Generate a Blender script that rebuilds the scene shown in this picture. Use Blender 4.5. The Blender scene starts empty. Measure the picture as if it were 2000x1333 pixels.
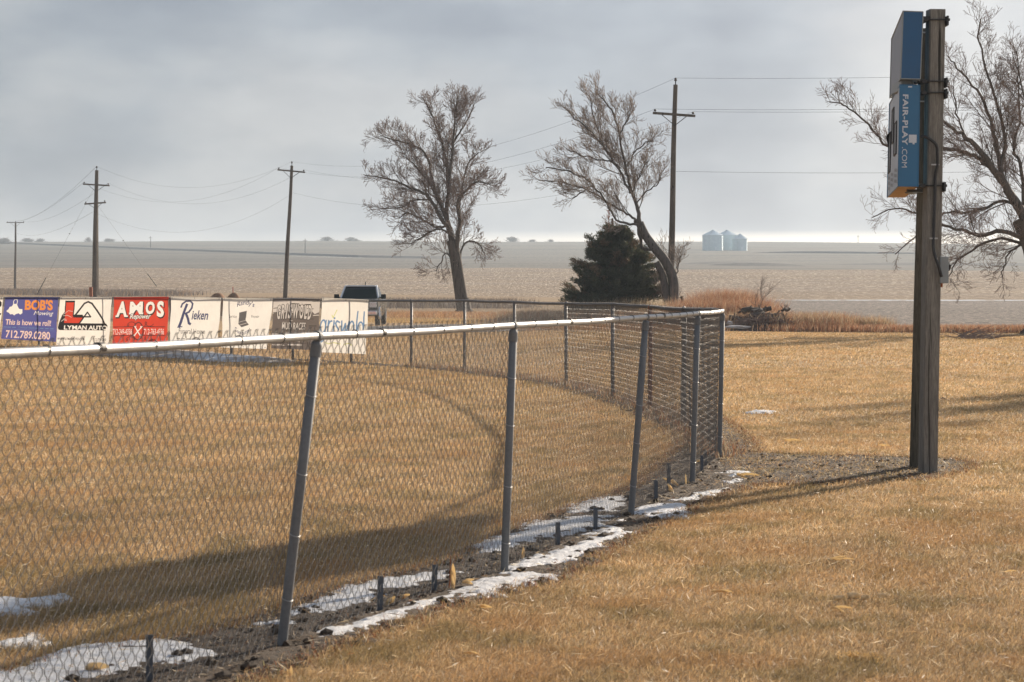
import bpy, bmesh, math, random
import numpy as np
from mathutils import Vector, Matrix, noise as mnoise
from mathutils.geometry import tessellate_polygon
R = math.radians
random.seed(7); rng = np.random.default_rng(7)
S = bpy.context.scene; COL = S.collection
PI = math.pi

# ------------------------------------------------------------------ camera
F, HY, CH = 4200.0, 566.0, 1.741          # focal length in photo px, horizon row, eye height
PITCH = math.atan((666.5 - HY) / F)
cam = bpy.data.objects.new('camera', bpy.data.cameras.new('camera')); COL.objects.link(cam)
cam.location = (0, 0, CH); cam.rotation_euler = (PI/2 - PITCH, 0, 0)
cam.data.sensor_width = 36; cam.data.lens = F/2000*36; cam.data.clip_start = .1; cam.data.clip_end = 9000
cam.data.dof.use_dof = True; cam.data.dof.focus_distance = 42; cam.data.dof.aperture_fstop = 9
S.camera = cam
# ------------------------------------------------------------------ sun and sky
AZ, EL = R(35), R(20.5)                    # sun ahead and to the right, low
sd = Vector((math.sin(AZ)*math.cos(EL), math.cos(AZ)*math.cos(EL), math.sin(EL)))
sun = bpy.data.objects.new('sun', bpy.data.lights.new('sun', 'SUN')); COL.objects.link(sun)
sun.data.energy = 5.0; sun.data.angle = R(1.0); sun.data.color = (1, .86, .695)
sun.rotation_euler = sd.to_track_quat('Z', 'Y').to_euler(); sun.location = sd*100
W = bpy.data.worlds.new('World'); S.world = W; W.use_nodes = True
def world():
    nt = W.node_tree; N = nt.nodes; L = nt.links; N.clear()
    out = N.new('ShaderNodeOutputWorld'); bg = N.new('ShaderNodeBackground'); L.new(bg.outputs[0], out.inputs[0])
    bg.inputs[1].default_value = .055
    sky = N.new('ShaderNodeTexSky'); sky.sky_type = 'NISHITA'; sky.sun_disc = False
    sky.sun_elevation = EL; sky.sun_rotation = AZ; sky.air_density = 1.2; sky.dust_density = 2
    tc = N.new('ShaderNodeTexCoord'); sep = N.new('ShaderNodeSeparateXYZ'); L.new(tc.outputs['Generated'], sep.inputs[0])
    def noise(scale, zs, det, rough, w=0):
        mp = N.new('ShaderNodeMapping'); mp.inputs['Scale'].default_value = (scale, scale, scale*zs); mp.inputs['Location'].default_value = (w, w*.7, w*.3)
        L.new(tc.outputs['Generated'], mp.inputs[0]); n = N.new('ShaderNodeTexNoise'); n.inputs['Scale'].default_value = 1
        n.inputs['Detail'].default_value = det; n.inputs['Roughness'].default_value = rough
        L.new(mp.outputs[0], n.inputs[0]); return n
    def ramp(src, stops):
        r = N.new('ShaderNodeValToRGB'); e = r.color_ramp.elements
        e[0].position = stops[0][0]; e[0].color = (*stops[0][1], 1)
        e[1].position = stops[-1][0]; e[1].color = (*stops[-1][1], 1)
        for p, c in stops[1:-1]: q = e.new(p); q.color = (*c, 1)
        L.new(src, r.inputs[0]); return r
    def mix(fac, a, b, mode='MIX'):
        m = N.new('ShaderNodeMix'); m.data_type = 'RGBA'; m.blend_type = mode
        if isinstance(fac, float): m.inputs[0].default_value = fac
        else: L.new(fac, m.inputs[0])
        for k, v in ((6, a), (7, b)):
            if isinstance(v, tuple): m.inputs[k].default_value = (*v, 1)
            else: L.new(v, m.inputs[k])
        return m.outputs[2]
    n1 = noise(6, 2.4, 4, .5, 3.1); n2 = noise(17, 2.2, 5, .55, 4.2)
    c1 = ramp(n1.outputs[0], [(.36, (3.4, 3.95, 5.0)), (.48, (4.4, 4.95, 5.9)), (.62, (6.2, 6.5, 7.1))])
    c2 = ramp(n2.outputs[0], [(.36, (.93, .93, .94)), (.64, (1.08, 1.075, 1.06))])
    cl = mix(1., c1.outputs[0], c2.outputs[0], 'MULTIPLY')
    # brighter cloud to the right of view (towards the sun)
    mr = N.new('ShaderNodeMapRange'); L.new(sep.outputs[0], mr.inputs[0]); mr.inputs[1].default_value = -.24; mr.inputs[2].default_value = .26
    mr.inputs[3].default_value = .80; mr.inputs[4].default_value = 1.2
    v = N.new('ShaderNodeCombineXYZ')
    for k in range(3): L.new(mr.outputs[0], v.inputs[k])
    cl = mix(1., cl, v.outputs[0], 'MULTIPLY')
    # paler towards the horizon
    hz = ramp(sep.outputs[2], [(0., (1.03, 1.01, .99)), (.035, (1.05, 1.04, 1.02)), (.09, (1, 1, 1)), (1., (.8, .84, .92))])
    cl = mix(1., cl, hz.outputs[0], 'MULTIPLY')
    # bright warm gap under the cloud deck, widening to the right
    gp = ramp(sep.outputs[2], [(.0, (1, 1, 1)), (.0245, (1, 1, 1)), (.0275, (0, 0, 0)), (1., (0, 0, 0))])
    n3 = noise(30, 6, 3, .5, 9); gm = N.new('ShaderNodeMapRange'); L.new(sep.outputs[0], gm.inputs[0]); gm.inputs[1].default_value = -.12; gm.inputs[2].default_value = .16
    gm.inputs[3].default_value = .15; gm.inputs[4].default_value = 1
    ga = N.new('ShaderNodeMath'); ga.operation = 'MULTIPLY'; L.new(gp.outputs[0], ga.inputs[0]); L.new(gm.outputs[0], ga.inputs[1])
    cl = mix(ga.outputs[0], cl, (17., 15.2, 13.))
    fin = mix(.12, cl, sky.outputs[0])
    L.new(fin, bg.inputs[0])
world()
S.view_settings.view_transform = 'Standard'; S.view_settings.look = 'None'; S.view_settings.gamma = 1
S.view_settings.exposure = 0.72
S.cycles.max_bounces = 8; S.cycles.volume_bounces = 0; S.cycles.transparent_max_bounces = 12

# ------------------------------------------------------------------ picture <-> place helpers
CP, SP = math.cos(PITCH), math.sin(PITCH)
def ray(px, py):
    dx = (px-1000)/F; dy = -(py-666.5)/F
    return Vector((dx, CP+dy*SP, -SP+dy*CP))
def G(px, py, h=0.):
    d = ray(px, py); t = (h-CH)/d.z; return Vector((d.x*t, d.y*t, h))
def AT(px, py, Y):
    d = ray(px, py); t = Y/d.y; return Vector((d.x*t, Y, CH+d.z*t))
def lerp(a, b, t): return a+(b-a)*t
PROF = [(-60, 0), (200, 0), (230, .02), (300, .31), (380, .9), (450, 1.74), (600, 5.4), (750, 9.4), (860, 11.6), (1000, 14.9), (1400, 27), (1900, 43.6), (2050, 44), (2300, 40), (2500, 30), (4200, 20)]
PZ = np.array([p[0] for p in PROF]); PH = np.array([p[1] for p in PROF])
def H(x, y):
    y = np.asarray(y, float); x = np.asarray(x, float)
    h = np.interp(y, PZ, PH)
    # smooth the profile
    h = .25*np.interp(y-45, PZ, PH)+.5*h+.25*np.interp(y+45, PZ, PH)
    f = np.clip((y-500)/1400, 0, 1)
    h = h + f*(-x*.0045 + 1.3*np.sin(x/260.+.9)) + np.clip((y-260)/300, 0, 1)*.35*np.sin(x/70.+y/110.)
    g = np.clip((y-15)/30, 0, 1)*np.clip((240-y)/60, 0, 1)
    h = h + g*.03*np.sin(x*.35+y*.21)
    return h

# ------------------------------------------------------------------ mesh helpers
def tag(o, label=None, cat=None, group=None, kind=None):
    if label: o['label'] = label
    if cat: o['category'] = cat
    if group: o['group'] = group
    if kind: o['kind'] = kind
    return o
def empty(name, loc, label, cat, group=None):
    o = bpy.data.objects.new(name, None); COL.objects.link(o); o.location = loc; o.empty_display_size = .2
    return tag(o, label, cat, group)
class MB:
    def __init__(s): s.v = []; s.f = []; s.m = []; s.mi = 0
    def add(s, vs, fs):
        b = len(s.v); s.v.extend([tuple(p) for p in vs]); s.f.extend([tuple(i+b for i in f) for f in fs]); s.m.extend([s.mi]*len(fs))
    def box(s, c, d, M=None, bev=0):
        x, y, z = d[0]/2, d[1]/2, d[2]/2; c = Vector(c)
        if bev:
            bm = bmesh.new(); bmesh.ops.create_cube(bm, size=1, matrix=Matrix.Diagonal((d[0], d[1], d[2], 1)))
            bmesh.ops.bevel(bm, geom=bm.edges[:], offset=bev, segments=2, affect='EDGES', profile=.5)
            vs = [v.co.copy() for v in bm.verts]; fs = [[v.index for v in f.verts] for f in bm.faces]; bm.free()
        else:
            vs = [Vector(p) for p in ((-x,-y,-z),(x,-y,-z),(x,y,-z),(-x,y,-z),(-x,-y,z),(x,-y,z),(x,y,z),(-x,y,z))]
            fs = [(0,3,2,1),(4,5,6,7),(0,1,5,4),(1,2,6,5),(2,3,7,6),(3,0,4,7)]
        if M is not None: vs = [M @ v for v in vs]
        s.add([v+c for v in vs], fs)
    def tube(s, pts, rad, n=8, caps=True):
        pts = [Vector(p) for p in pts]
        if not hasattr(rad, '__len__'): rad = [rad]*len(pts)
        u = None; b = len(s.v); k = len(pts)
        for i, p in enumerate(pts):
            t = (pts[min(i+1, k-1)]-pts[max(i-1, 0)])
            if t.length < 1e-9: t = Vector((0, 0, 1))
            t.normalize()
            if u is None: u = t.orthogonal().normalized()
            else:
                u = u-t*u.dot(t)
                u = u.normalized() if u.length > 1e-6 else t.orthogonal().normalized()
            w = t.cross(u)
            for j in range(n):
                a = 2*PI*j/n; s.v.append(tuple(p+(u*math.cos(a)+w*math.sin(a))*rad[i]))
        for i in range(k-1):
            for j in range(n):
                s.f.append((b+i*n+j, b+i*n+(j+1)%n, b+(i+1)*n+(j+1)%n, b+(i+1)*n+j)); s.m.append(s.mi)
        if caps:
            s.f.append(tuple(b+j for j in reversed(range(n)))); s.m.append(s.mi)
            s.f.append(tuple(b+(k-1)*n+j for j in range(n))); s.m.append(s.mi)
    def lathe(s, c, prof, n=24, axis=Vector((0,0,1))):
        c = Vector(c); q = Vector((0,0,1)).rotation_difference(axis).to_matrix(); b = len(s.v)
        for r, z in prof:
            for j in range(n):
                a = 2*PI*j/n; s.v.append(tuple(c+q@Vector((r*math.cos(a), r*math.sin(a), z))))
        for i in range(len(prof)-1):
            for j in range(n):
                s.f.append((b+i*n+j, b+i*n+(j+1)%n, b+(i+1)*n+(j+1)%n, b+(i+1)*n+j)); s.m.append(s.mi)
    def prism(s, poly, fn, th):
        """poly in 2D mapped by fn(u,v,d)->3D, front at d=0, back at d=th"""
        tri = tessellate_polygon([[Vector((p[0], p[1], 0)) for p in poly]])
        n = len(poly); vs = [fn(p[0], p[1], 0) for p in poly]
        fs = [tuple(t) for t in tri]
        if th:
            vs += [fn(p[0], p[1], th) for p in poly]
            fs += [tuple(i+n for i in reversed(t)) for t in tri]
            fs += [(i, (i+1) % n, (i+1) % n+n, i+n) for i in range(n)]
        s.add(vs, fs)
    def build(s, name, mats, parent=None, smooth=False, recalc=False):
        me = bpy.data.meshes.new(name); v = s.v
        o = bpy.data.objects.new(name, me)
        off = Vector((0,0,0))
        if parent is not None:
            o.parent = parent; off = world_loc(parent)
        elif v:
            a = np.array(v); off = Vector(((a[:,0].min()+a[:,0].max())/2, (a[:,1].min()+a[:,1].max())/2, a[:,2].min())); o.location = off
        me.from_pydata([(p[0]-off[0], p[1]-off[1], p[2]-off[2]) for p in v], [], s.f)
        for m in (mats if isinstance(mats, (list, tuple)) else [mats]): me.materials.append(m)
        if max(s.m, default=0): me.polygons.foreach_set('material_index', s.m)
        if smooth: me.polygons.foreach_set('use_smooth', [True]*len(me.polygons))
        if recalc:
            bm = bmesh.new(); bm.from_mesh(me); bmesh.ops.recalc_face_normals(bm, faces=bm.faces); bm.to_mesh(me); bm.free()
        me.update(); COL.objects.link(o)
        return o
def world_loc(o):
    l = Vector(o.location)
    while o.parent: o = o.parent; l += Vector(o.location)
    return l
def np_mesh(name, V, Fc, nper, mat, attr=None, kind=None, smooth=False, parent=None):
    me = bpy.data.meshes.new(name); nf = len(Fc)
    me.vertices.add(len(V)); me.vertices.foreach_set('co', np.ascontiguousarray(V, dtype=np.float32).ravel())
    me.loops.add(nf*nper); me.loops.foreach_set('vertex_index', np.ascontiguousarray(Fc, dtype=np.int32).ravel())
    me.polygons.add(nf); me.polygons.foreach_set('loop_start', np.arange(0, nf*nper, nper, dtype=np.int32))
    me.polygons.foreach_set('loop_total', np.full(nf, nper, dtype=np.int32))
    if smooth: me.polygons.foreach_set('use_smooth', np.ones(nf, dtype=bool))
    if attr is not None:
        a = me.attributes.new('tint', 'FLOAT_COLOR', 'POINT'); c = np.ones((len(V), 4), np.float32); c[:, :3] = attr
        a.data.foreach_set('color', c.ravel())
    me.update(calc_edges=True); me.materials.append(mat)
    o = bpy.data.objects.new(name, me); COL.objects.link(o)
    if parent is not None: o.parent = parent
    if kind: o['kind'] = kind
    return o

# ------------------------------------------------------------------ materials
class NB:
    """tiny node builder"""
    def __init__(s, name):
        s.m = bpy.data.materials.new(name); s.m.use_nodes = True; s.nt = s.m.node_tree; s.N = s.nt.nodes; s.L = s.nt.links
        s.p = s.N['Principled BSDF']; s.out = s.N['Material Output']
        s.co = s.N.new('ShaderNodeNewGeometry').outputs['Position']
    def obj(s): s.co = s.N.new('ShaderNodeTexCoord').outputs['Object']; return s
    def noise(s, scale, det=4, rough=.6, stretch=(1,1,1), dist=0):
        mp = s.N.new('ShaderNodeMapping'); mp.inputs['Scale'].default_value = stretch; s.L.new(s.co, mp.inputs[0])
        n = s.N.new('ShaderNodeTexNoise'); n.inputs['Scale'].default_value = scale; n.inputs['Detail'].default_value = det
        n.inputs['Roughness'].default_value = rough; n.inputs['Distortion'].default_value = dist; s.L.new(mp.outputs[0], n.inputs[0]); return n.outputs[0]
    def vor(s, scale, stretch=(1,1,1)):
        mp = s.N.new('ShaderNodeMapping'); mp.inputs['Scale'].default_value = stretch; s.L.new(s.co, mp.inputs[0])
        n = s.N.new('ShaderNodeTexVoronoi'); n.inputs['Scale'].default_value = scale; s.L.new(mp.outputs[0], n.inputs[0]); return n
    def ramp(s, src, stops, interp='LINEAR'):
        r = s.N.new('ShaderNodeValToRGB'); r.color_ramp.interpolation = interp; e = r.color_ramp.elements
        e[0].position = stops[0][0]; e[0].color = (*stops[0][1], 1); e[1].position = stops[-1][0]; e[1].color = (*stops[-1][1], 1)
        for p, c in stops[1:-1]: q = e.new(p); q.color = (*c, 1)
        s.L.new(src, r.inputs[0]); return r.outputs[0]
    def mix(s, fac, a, b, mode='MIX'):
        m = s.N.new('ShaderNodeMix'); m.data_type = 'RGBA'; m.blend_type = mode
        if isinstance(fac, (float, int)): m.inputs[0].default_value = fac
        else: s.L.new(fac, m.inputs[0])
        for k, v in ((6, a), (7, b)):
            if isinstance(v, tuple): m.inputs[k].default_value = (*v, 1)
            else: s.L.new(v, m.inputs[k])
        return m.outputs[2]
    def col(s, c):
        if isinstance(c, tuple): s.p.inputs['Base Color'].default_value = (*c, 1)
        else: s.L.new(c, s.p.inputs['Base Color'])
        return s
    def set(s, **k):
        for a, b in k.items(): s.p.inputs[{'rough':'Roughness','metal':'Metallic','spec':'Specular IOR Level'}[a]].default_value = b
        return s
    def rough(s, src, a, b):
        s.L.new(s.ramp(src, [(.3, (a,)*3), (.7, (b,)*3)]), s.p.inputs['Roughness']); return s
    def bump(s, src, strength=.4, dist=.02):
        b = s.N.new('ShaderNodeBump'); b.inputs['Strength'].default_value = strength; b.inputs['Distance'].default_value = dist
        s.L.new(src, b.inputs['Height']); s.L.new(b.outputs[0], s.p.inputs['Normal']); return s
    def transl(s, fac, c):
        t = s.N.new('ShaderNodeBsdfTranslucent'); mx = s.N.new('ShaderNodeMixShader'); mx.inputs[0].default_value = fac
        if isinstance(c, tuple): t.inputs[0].default_value = (*c, 1)
        else: s.L.new(c, t.inputs[0])
        s.L.new(s.p.outputs[0], mx.inputs[1]); s.L.new(t.outputs[0], mx.inputs[2]); s.L.new(mx.outputs[0], s.out.inputs[0]); return s
def plain(name, c, rough=.6, metal=0, var=.12, scale=30, spec=.5, bump=.0):
    b = NB(name).obj(); n = b.noise(scale, 5)
    b.col(b.ramp(n, [(.3, tuple(x*(1-var) for x in c)), (.7, tuple(min(1, x*(1+var)) for x in c))])).set(rough=rough, metal=metal, spec=spec)
    if bump: b.bump(n, bump, .005)
    return b.m
def mk_ground():
    M = {}
    b = NB('lawn_thatch'); a = b.noise(1.1, 5); c = b.noise(45, 6, .75); d = b.noise(.22, 3); e = b.noise(9, 4)
    big = b.ramp(d, [(.38, (.38, .245, .12)), (.52, (.50, .335, .17)), (.64, (.56, .385, .20))])
    x = b.mix(.55, big, b.ramp(c, [(.38, (.18, .11, .055)), (.5, (.43, .285, .14)), (.62, (.72, .53, .31))]))
    x = b.mix(b.ramp(a, [(.55, (0,0,0)), (.8, (.35,)*3)]), x, (.17, .14, .055)); x = b.mix(b.ramp(e, [(.5, (0,0,0)), (.75, (.3,)*3)]), x, (.40, .21, .08))
    b.col(x).set(rough=.9, spec=.2).bump(c, .9, .03); M['lawn'] = b.m
    b = NB('dry_rough_ground'); c = b.noise(1.2, 7, .7); d = b.noise(.12, 4)
    x = b.mix(.5, b.ramp(d, [(.3, (.24, .17, .10)), (.7, (.36, .24, .13))]), b.ramp(c, [(.3, (.15, .10, .06)), (.7, (.42, .31, .19))]))
    b.col(x).set(rough=.95, spec=.1).bump(c, .8, .1); M['rough'] = b.m
    b = NB('ploughed_soil'); c = b.noise(3.2, 5, .8, (1, .13, 1)); d = b.noise(.06, 3); r = b.noise(.35, 4, .6, (.2, 2, 1)); sp = b.noise(4.5, 3, .6, (1, .14, 1))
    x = b.mix(.5, b.ramp(c, [(.41, (.035, .03, .027)), (.5, (.14, .115, .10)), (.59, (.33, .28, .24))]), b.ramp(r, [(.42, (.11, .095, .085)), (.58, (.25, .215, .185))]))
    x = b.mix(b.ramp(sp, [(.57, (0,0,0)), (.63, (.8,)*3)]), x, (.52, .43, .34))
    b.col(x).set(rough=1, spec=.1).bump(c, 1, .15); M['plough'] = b.m
    b = NB('corn_stubble'); c = b.noise(1.5, 5, .85, (1, .08, 1)); d = b.noise(.012, 4, .6, (1, 2.5, 1)); r = b.noise(.05, 5, .7, (.3, 3, 1)); sp = b.noise(2.2, 3, .7, (1, .07, 1))
    x = b.mix(.6, b.ramp(c, [(.42, (.085, .053, .03)), (.5, (.23, .155, .095)), (.58, (.47, .35, .22))]), b.ramp(r, [(.42, (.14, .092, .056)), (.58, (.32, .23, .145))]))
    x = b.mix(b.ramp(d, [(.42, (0,0,0)), (.62, (.55,)*3)]), x, (.235, .18, .14)); x = b.mix(b.ramp(sp, [(.56, (0,0,0)), (.62, (.85,)*3)]), x, (.70, .57, .42))
    b.col(x).set(rough=1, spec=.1).bump(c, .8, .5); M['stubble'] = b.m
    b = NB('hill_fields'); c = b.noise(.8, 5, .85, (1, .05, 1)); d = b.noise(.0035, 4, .6, (1, 3, 1)); r = b.noise(.012, 5, .7, (.25, 3, 1))
    x = b.mix(.5, b.ramp(c, [(.42, (.066, .062, .054)), (.58, (.19, .17, .14))]), b.ramp(r, [(.42, (.085, .078, .067)), (.58, (.185, .163, .133))]))
    x = b.mix(b.ramp(d, [(.45, (0,0,0)), (.6, (.5,)*3)]), x, (.165, .145, .125))
    b.col(x).set(rough=1, spec=.1); M['hill'] = b.m
    b = NB('gravel'); c = b.noise(9, 6, .8); d = b.noise(.5, 4)
    b.col(b.mix(.4, b.ramp(c, [(.3, (.11, .10, .095)), (.7, (.36, .33, .30))]), b.ramp(d, [(.3, (.16, .14, .13)), (.7, (.29, .26, .24))]))).set(rough=1, spec=.2).bump(c, .7, .05); M['gravel'] = b.m
    b = NB('wet_soil'); c = b.noise(22, 8, .85); d = b.noise(4.5, 6, .75); v = b.vor(70).outputs[0]
    x = b.mix(.5, b.ramp(c, [(.38, (.014, .009, .006)), (.5, (.065, .044, .031)), (.62, (.24, .185, .135))]), b.ramp(d, [(.42, (.020, .013, .009)), (.58, (.15, .115, .085))]))
    x = b.mix(b.ramp(b.noise(55, 4, .8), [(.56, (0,0,0)), (.64, (.75,)*3)]), x, (.34, .25, .15)); b.col(x).rough(c, .6, .95).set(spec=.2).bump(c, 1, .02); M['soil'] = b.m
    b = NB('old_snow'); c = b.noise(12, 7, .75); d = b.noise(75, 4, .8); g = b.noise(6, 6, .8)
    x = b.ramp(c, [(.36, (.52, .53, .55)), (.56, (.82, .82, .83))])
    x = b.mix(b.ramp(d, [(.57, (0,0,0)), (.66, (.85,)*3)]), x, (.14, .10, .07)); x = b.mix(b.ramp(g, [(.52, (0,0,0)), (.66, (.6,)*3)]), x, (.28, .23, .18))
    b.col(x).rough(c, .35, .8).bump(c, .9, .05); M['snow'] = b.m
    b = NB('hillside_grass'); c = b.noise(.3, 6, .7)
    b.col(b.ramp(c, [(.3, (.075, .07, .065)), (.7, (.15, .135, .12))])).set(rough=1); M['bank'] = b.m
    return M
M = mk_ground()
def blade_mat(name, tr=.45, rough=.45, spec=.5):
    b = NB(name); a = b.N.new('ShaderNodeAttribute'); a.attribute_name = 'tint'
    b.col(a.outputs['Color']).set(rough=rough, spec=spec).transl(tr, a.outputs['Color']); return b.m
M['blade'] = blade_mat('grass_blades', .5, .5, .3); M['reed'] = blade_mat('dry_tall_grass', .4, .6, .3)
def galv(name, lo, hi, metal=.75, r0=.3, r1=.55):
    b = NB(name).obj(); n = b.noise(60, 5, .7); m = b.noise(6, 4); st = b.noise(14, 5, .6, (1, 1, .12))
    x = b.mix(.5, b.ramp(n, [(.3, lo), (.7, hi)]), b.ramp(m, [(.3, lo), (.7, hi)])); x = b.mix(b.ramp(st, [(.55, (0,0,0)), (.8, (.5,)*3)]), x, tuple(v*.55 for v in lo))
    b.col(x).set(metal=metal).rough(m, r0, r1); return b.m
M['galv'] = galv('galvanised_steel', (.12, .125, .13), (.215, .22, .22), .12, .6, .8)
M['rail'] = galv('galvanised_rail', (.31, .31, .31), (.50, .49, .475), .55, .36, .52)
M['wire'] = galv('fence_wire', (.14, .13, .12), (.24, .225, .205), .2, .5, .7)
M['farmetal'] = galv('weathered_steel', (.11, .11, .115), (.19, .19, .19), .4, .45, .7)
M['rust'] = plain('rusty_steel', (.30, .10, .045), .85, .1, .4, 25)
M['dark'] = plain('dark_iron', (.035, .033, .032), .55, .4)
M['stake'] = plain('weathered_plastic_stake', (.075, .085, .10), .6, 0, .2, 20)
def wood(name, lo, hi, sc=1.):
    b = NB(name).obj(); g = b.noise(22*sc, 6, .7, (1, 1, .05), .5); m = b.noise(1.3, 4); k = b.vor(3.2, (1, 1, .35)).outputs[0]; cr = b.noise(30*sc, 3, .6, (1, 1, .018))
    x = b.mix(.35, b.ramp(g, [(.32, lo), (.5, tuple((a+c)/2 for a, c in zip(lo, hi))), (.7, hi)]), b.ramp(m, [(.3, lo), (.7, hi)]))
    fg = b.noise(140, 4, .7, (1, 1, .06)); x = b.mix(.6, x, b.mix(1., x, b.ramp(fg, [(.4, (.55,)*3), (.6, (1.35,)*3)]), 'MULTIPLY')); x = b.mix(b.ramp(k, [(.06, (1,1,1)), (.13, (0,0,0))]), x, tuple(v*.35 for v in lo)); x = b.mix(b.ramp(cr, [(.36, (1,1,1)), (.41, (0,0,0))]), x, tuple(v*.3 for v in lo))
    b.col(x).set(rough=.85, spec=.25).bump(g, .5, .008); return b.m
M['post'] = wood('weathered_post_wood', (.13, .12, .105), (.27, .25, .215), .7); M['post_shaded'] = wood('shaded_post_wood', (.065, .06, .045), (.14, .125, .10), .6)  # rear post: shade beside the front post is put into its wood colour
M['pole'] = wood('utility_pole_wood', (.085, .07, .055), (.19, .155, .125), .5)
M['bark'] = wood('bark', (.06, .048, .038), (.165, .135, .11), .6); M['twig'] = plain('twigs', (.21, .15, .12), .85, 0, .25, 3)
M['barklight'] = wood('bark_of_leaning_tree', (.07, .06, .052), (.18, .155, .135), .6); M['twiglight'] = plain('pale_twigs', (.27, .205, .155), .85, 0, .25, 3)

# ------------------------------------------------------------------ terrain (fan of strips out to the skyline)
cols = np.unique(np.concatenate([[1345.], np.linspace(-4200, -200, 22)[:-1], np.linspace(-200, 2200, 110), np.linspace(2200, 6200, 22)[1:]]))
def fan(name, rows, mat, warp=None, c0=None, c1=None, kind='structure'):
    cc = cols if c0 is None else cols[(cols >= c0-.1) & (cols <= c1+.1)]
    rows = np.asarray(rows, float); C, Rr = np.meshgrid(cc, rows)
    Y = Rr.copy()
    if warp: Y = warp(C, Rr)
    X = (C-1000)/F*Y
    Z = H(X, Y)
    V = np.stack([X, Y, Z], -1).reshape(-1, 3); nc = len(cc); nr = len(rows)
    i, j = np.meshgrid(np.arange(nr-1), np.arange(nc-1), indexing='ij'); a = (i*nc+j).ravel()
    return np_mesh(name, V, np.stack([a, a+1, a+nc+1, a+nc], -1), 4, mat, kind=kind, smooth=True)
def lawn_end(c): # far edge of mown lawn, metres, against picture column
    return np.interp(c, [-4200, 600, 1000, 1300, 1420, 2000, 2600, 6200], [118, 118, 118, 96, 90, 83, 80, 80])
fan('lawn', np.concatenate([[.01, 2, 5], np.linspace(8, 80, 100)[1:], np.linspace(82, 90, 9)]), M['lawn'], lambda C, Rr: np.where(Rr > 60, 60+(Rr-60)/30*(lawn_end(C)-60), Rr))
b0 = MB(); b0.add([(-60, -40, 0), (60, -40, 0), (60, .01, 0), (-60, .01, 0)], [(0, 1, 2, 3)]); o = b0.build('lawn', M['lawn']); o['kind'] = 'structure'
def field_start(c): return np.interp(c, [-4200, 0, 700, 1000, 1300, 1500, 2000, 6200], [430, 420, 380, 340, 310, 300, 300, 300])
def midwarp(C, Rr): return lawn_end(C)+(field_start(C)-lawn_end(C))*Rr
fan('rough_ground', np.linspace(0, 1, 50), M['rough'], midwarp, -4200, 1345)
fan('ploughed_field', np.linspace(0, 1, 60), M['plough'], midwarp, 1345, 6200)
def corn_end(c): return np.interp(c, [-4200, 0, 1400, 2000, 6200], [760, 760, 700, 650, 640])
_ce = corn_end
def corn_end(c): return _ce(c)*(1+.012*np.sin(c/130.)+.008*np.sin(c/37.))
fan('stubble_field', np.linspace(0, 1, 70), M['stubble'], lambda C, Rr: field_start(C)+(corn_end(C)-field_start(C))*Rr)
fan('hill', np.concatenate([np.linspace(0, 1, 50), [1.15, 1.3]]), M['hill'], lambda C, Rr: corn_end(C)+(2100-corn_end(C))*Rr)

# ------------------------------------------------------------------ the near run of fence
def inpoly(px, py, x, y):
    px = np.asarray(px); py = np.asarray(py); n = len(px); ins = np.zeros(x.shape, bool); j = n-1
    for i in range(n):
        c = ((py[i] > y) != (py[j] > y)) & (x < (px[j]-px[i])*(y-py[i])/(py[j]-py[i]+1e-12)+px[i]); ins ^= c; j = i
    return ins
def pdist(P, x, y):
    d = np.full(x.shape, 1e9); n = len(P)
    for i in range(n):
        ax, ay = P[i]; bx, by = P[(i+1) % n]; ex, ey = bx-ax, by-ay; L = ex*ex+ey*ey+1e-12
        t = np.clip(((x-ax)*ex+(y-ay)*ey)/L, 0, 1); d = np.minimum(d, np.hypot(x-ax-t*ex, y-ay-t*ey))
    return d
near = []   # (base, top)
for bx, by, tx, ty in ((550, 1265, 620, 657), (985, 1120, 1003, 636), (1232, 1008, 1262, 620), (1352, 945, 1363, 612.5), (1405, 895, 1411, 608)):
    b = G(bx, by); near.append((b, AT(tx, ty, b.y)))
near = [(Vector((-2.95, 4.1, 0)), Vector((-2.83, 4.1, 1.52))), (Vector((-2.07, 7.1, 0)), Vector((-1.98, 7.1, 1.515)))] + near
def zigzag(mb, B0, B1, T0, T1, w, h, r, zb=.03, ztop=.015, sides=3, side=Vector((0,0,0)), knot=False):
    """woven diamond wire between two posts; B/T are base and top points"""
    L = ((B1-B0).length+(T1-T0).length)/2; n = max(2, round(L/(w/2))); Hh = (T0.z+T1.z)/2
    m = round((Hh-zb+ztop)/(h/2)); nrm = (B1-B0).cross(Vector((0,0,1))).normalized()
    for k in range(n):
        pts = []
        for j in range(m+1):
            s = (k+((j+k) % 2))/n; t = (zb+(Hh-zb+ztop)*j/m)/Hh
            sag = .004*math.sin(s*9+t*7)+.002*math.sin(s*23+t*3)
            p = B0.lerp(B1, s).lerp(T0.lerp(T1, s), t); p = p+nrm*(sag+(.004 if j % 2 else -.004)*(1 if k % 2 else -1)*1.0)+side
            if knot and 0 < j < m:
                e = (B1-B0).normalized()*(w*.022)*(1 if (j+k) % 2 else -1); pts += [p-e*.6-Vector((0, 0, h*.13)), p-e*-.1, p-e*.6+Vector((0, 0, h*.13))]
            else: pts.append(p)
        if knot: pts += [pts[-1]+Vector((0, 0, .004)), pts[-1]+Vector((.006, 0, .012))]
        mb.tube(pts, r, sides, caps=False)
NF = empty('chain_link_fence', (near[2][0].x, near[2][0].y, 0), 'galvanised chain link fence run with leaning posts crossing the foreground to the corner post', 'fence')
railr = .0198
fieldside = Vector((-.94, .33, 0))*.028
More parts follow.
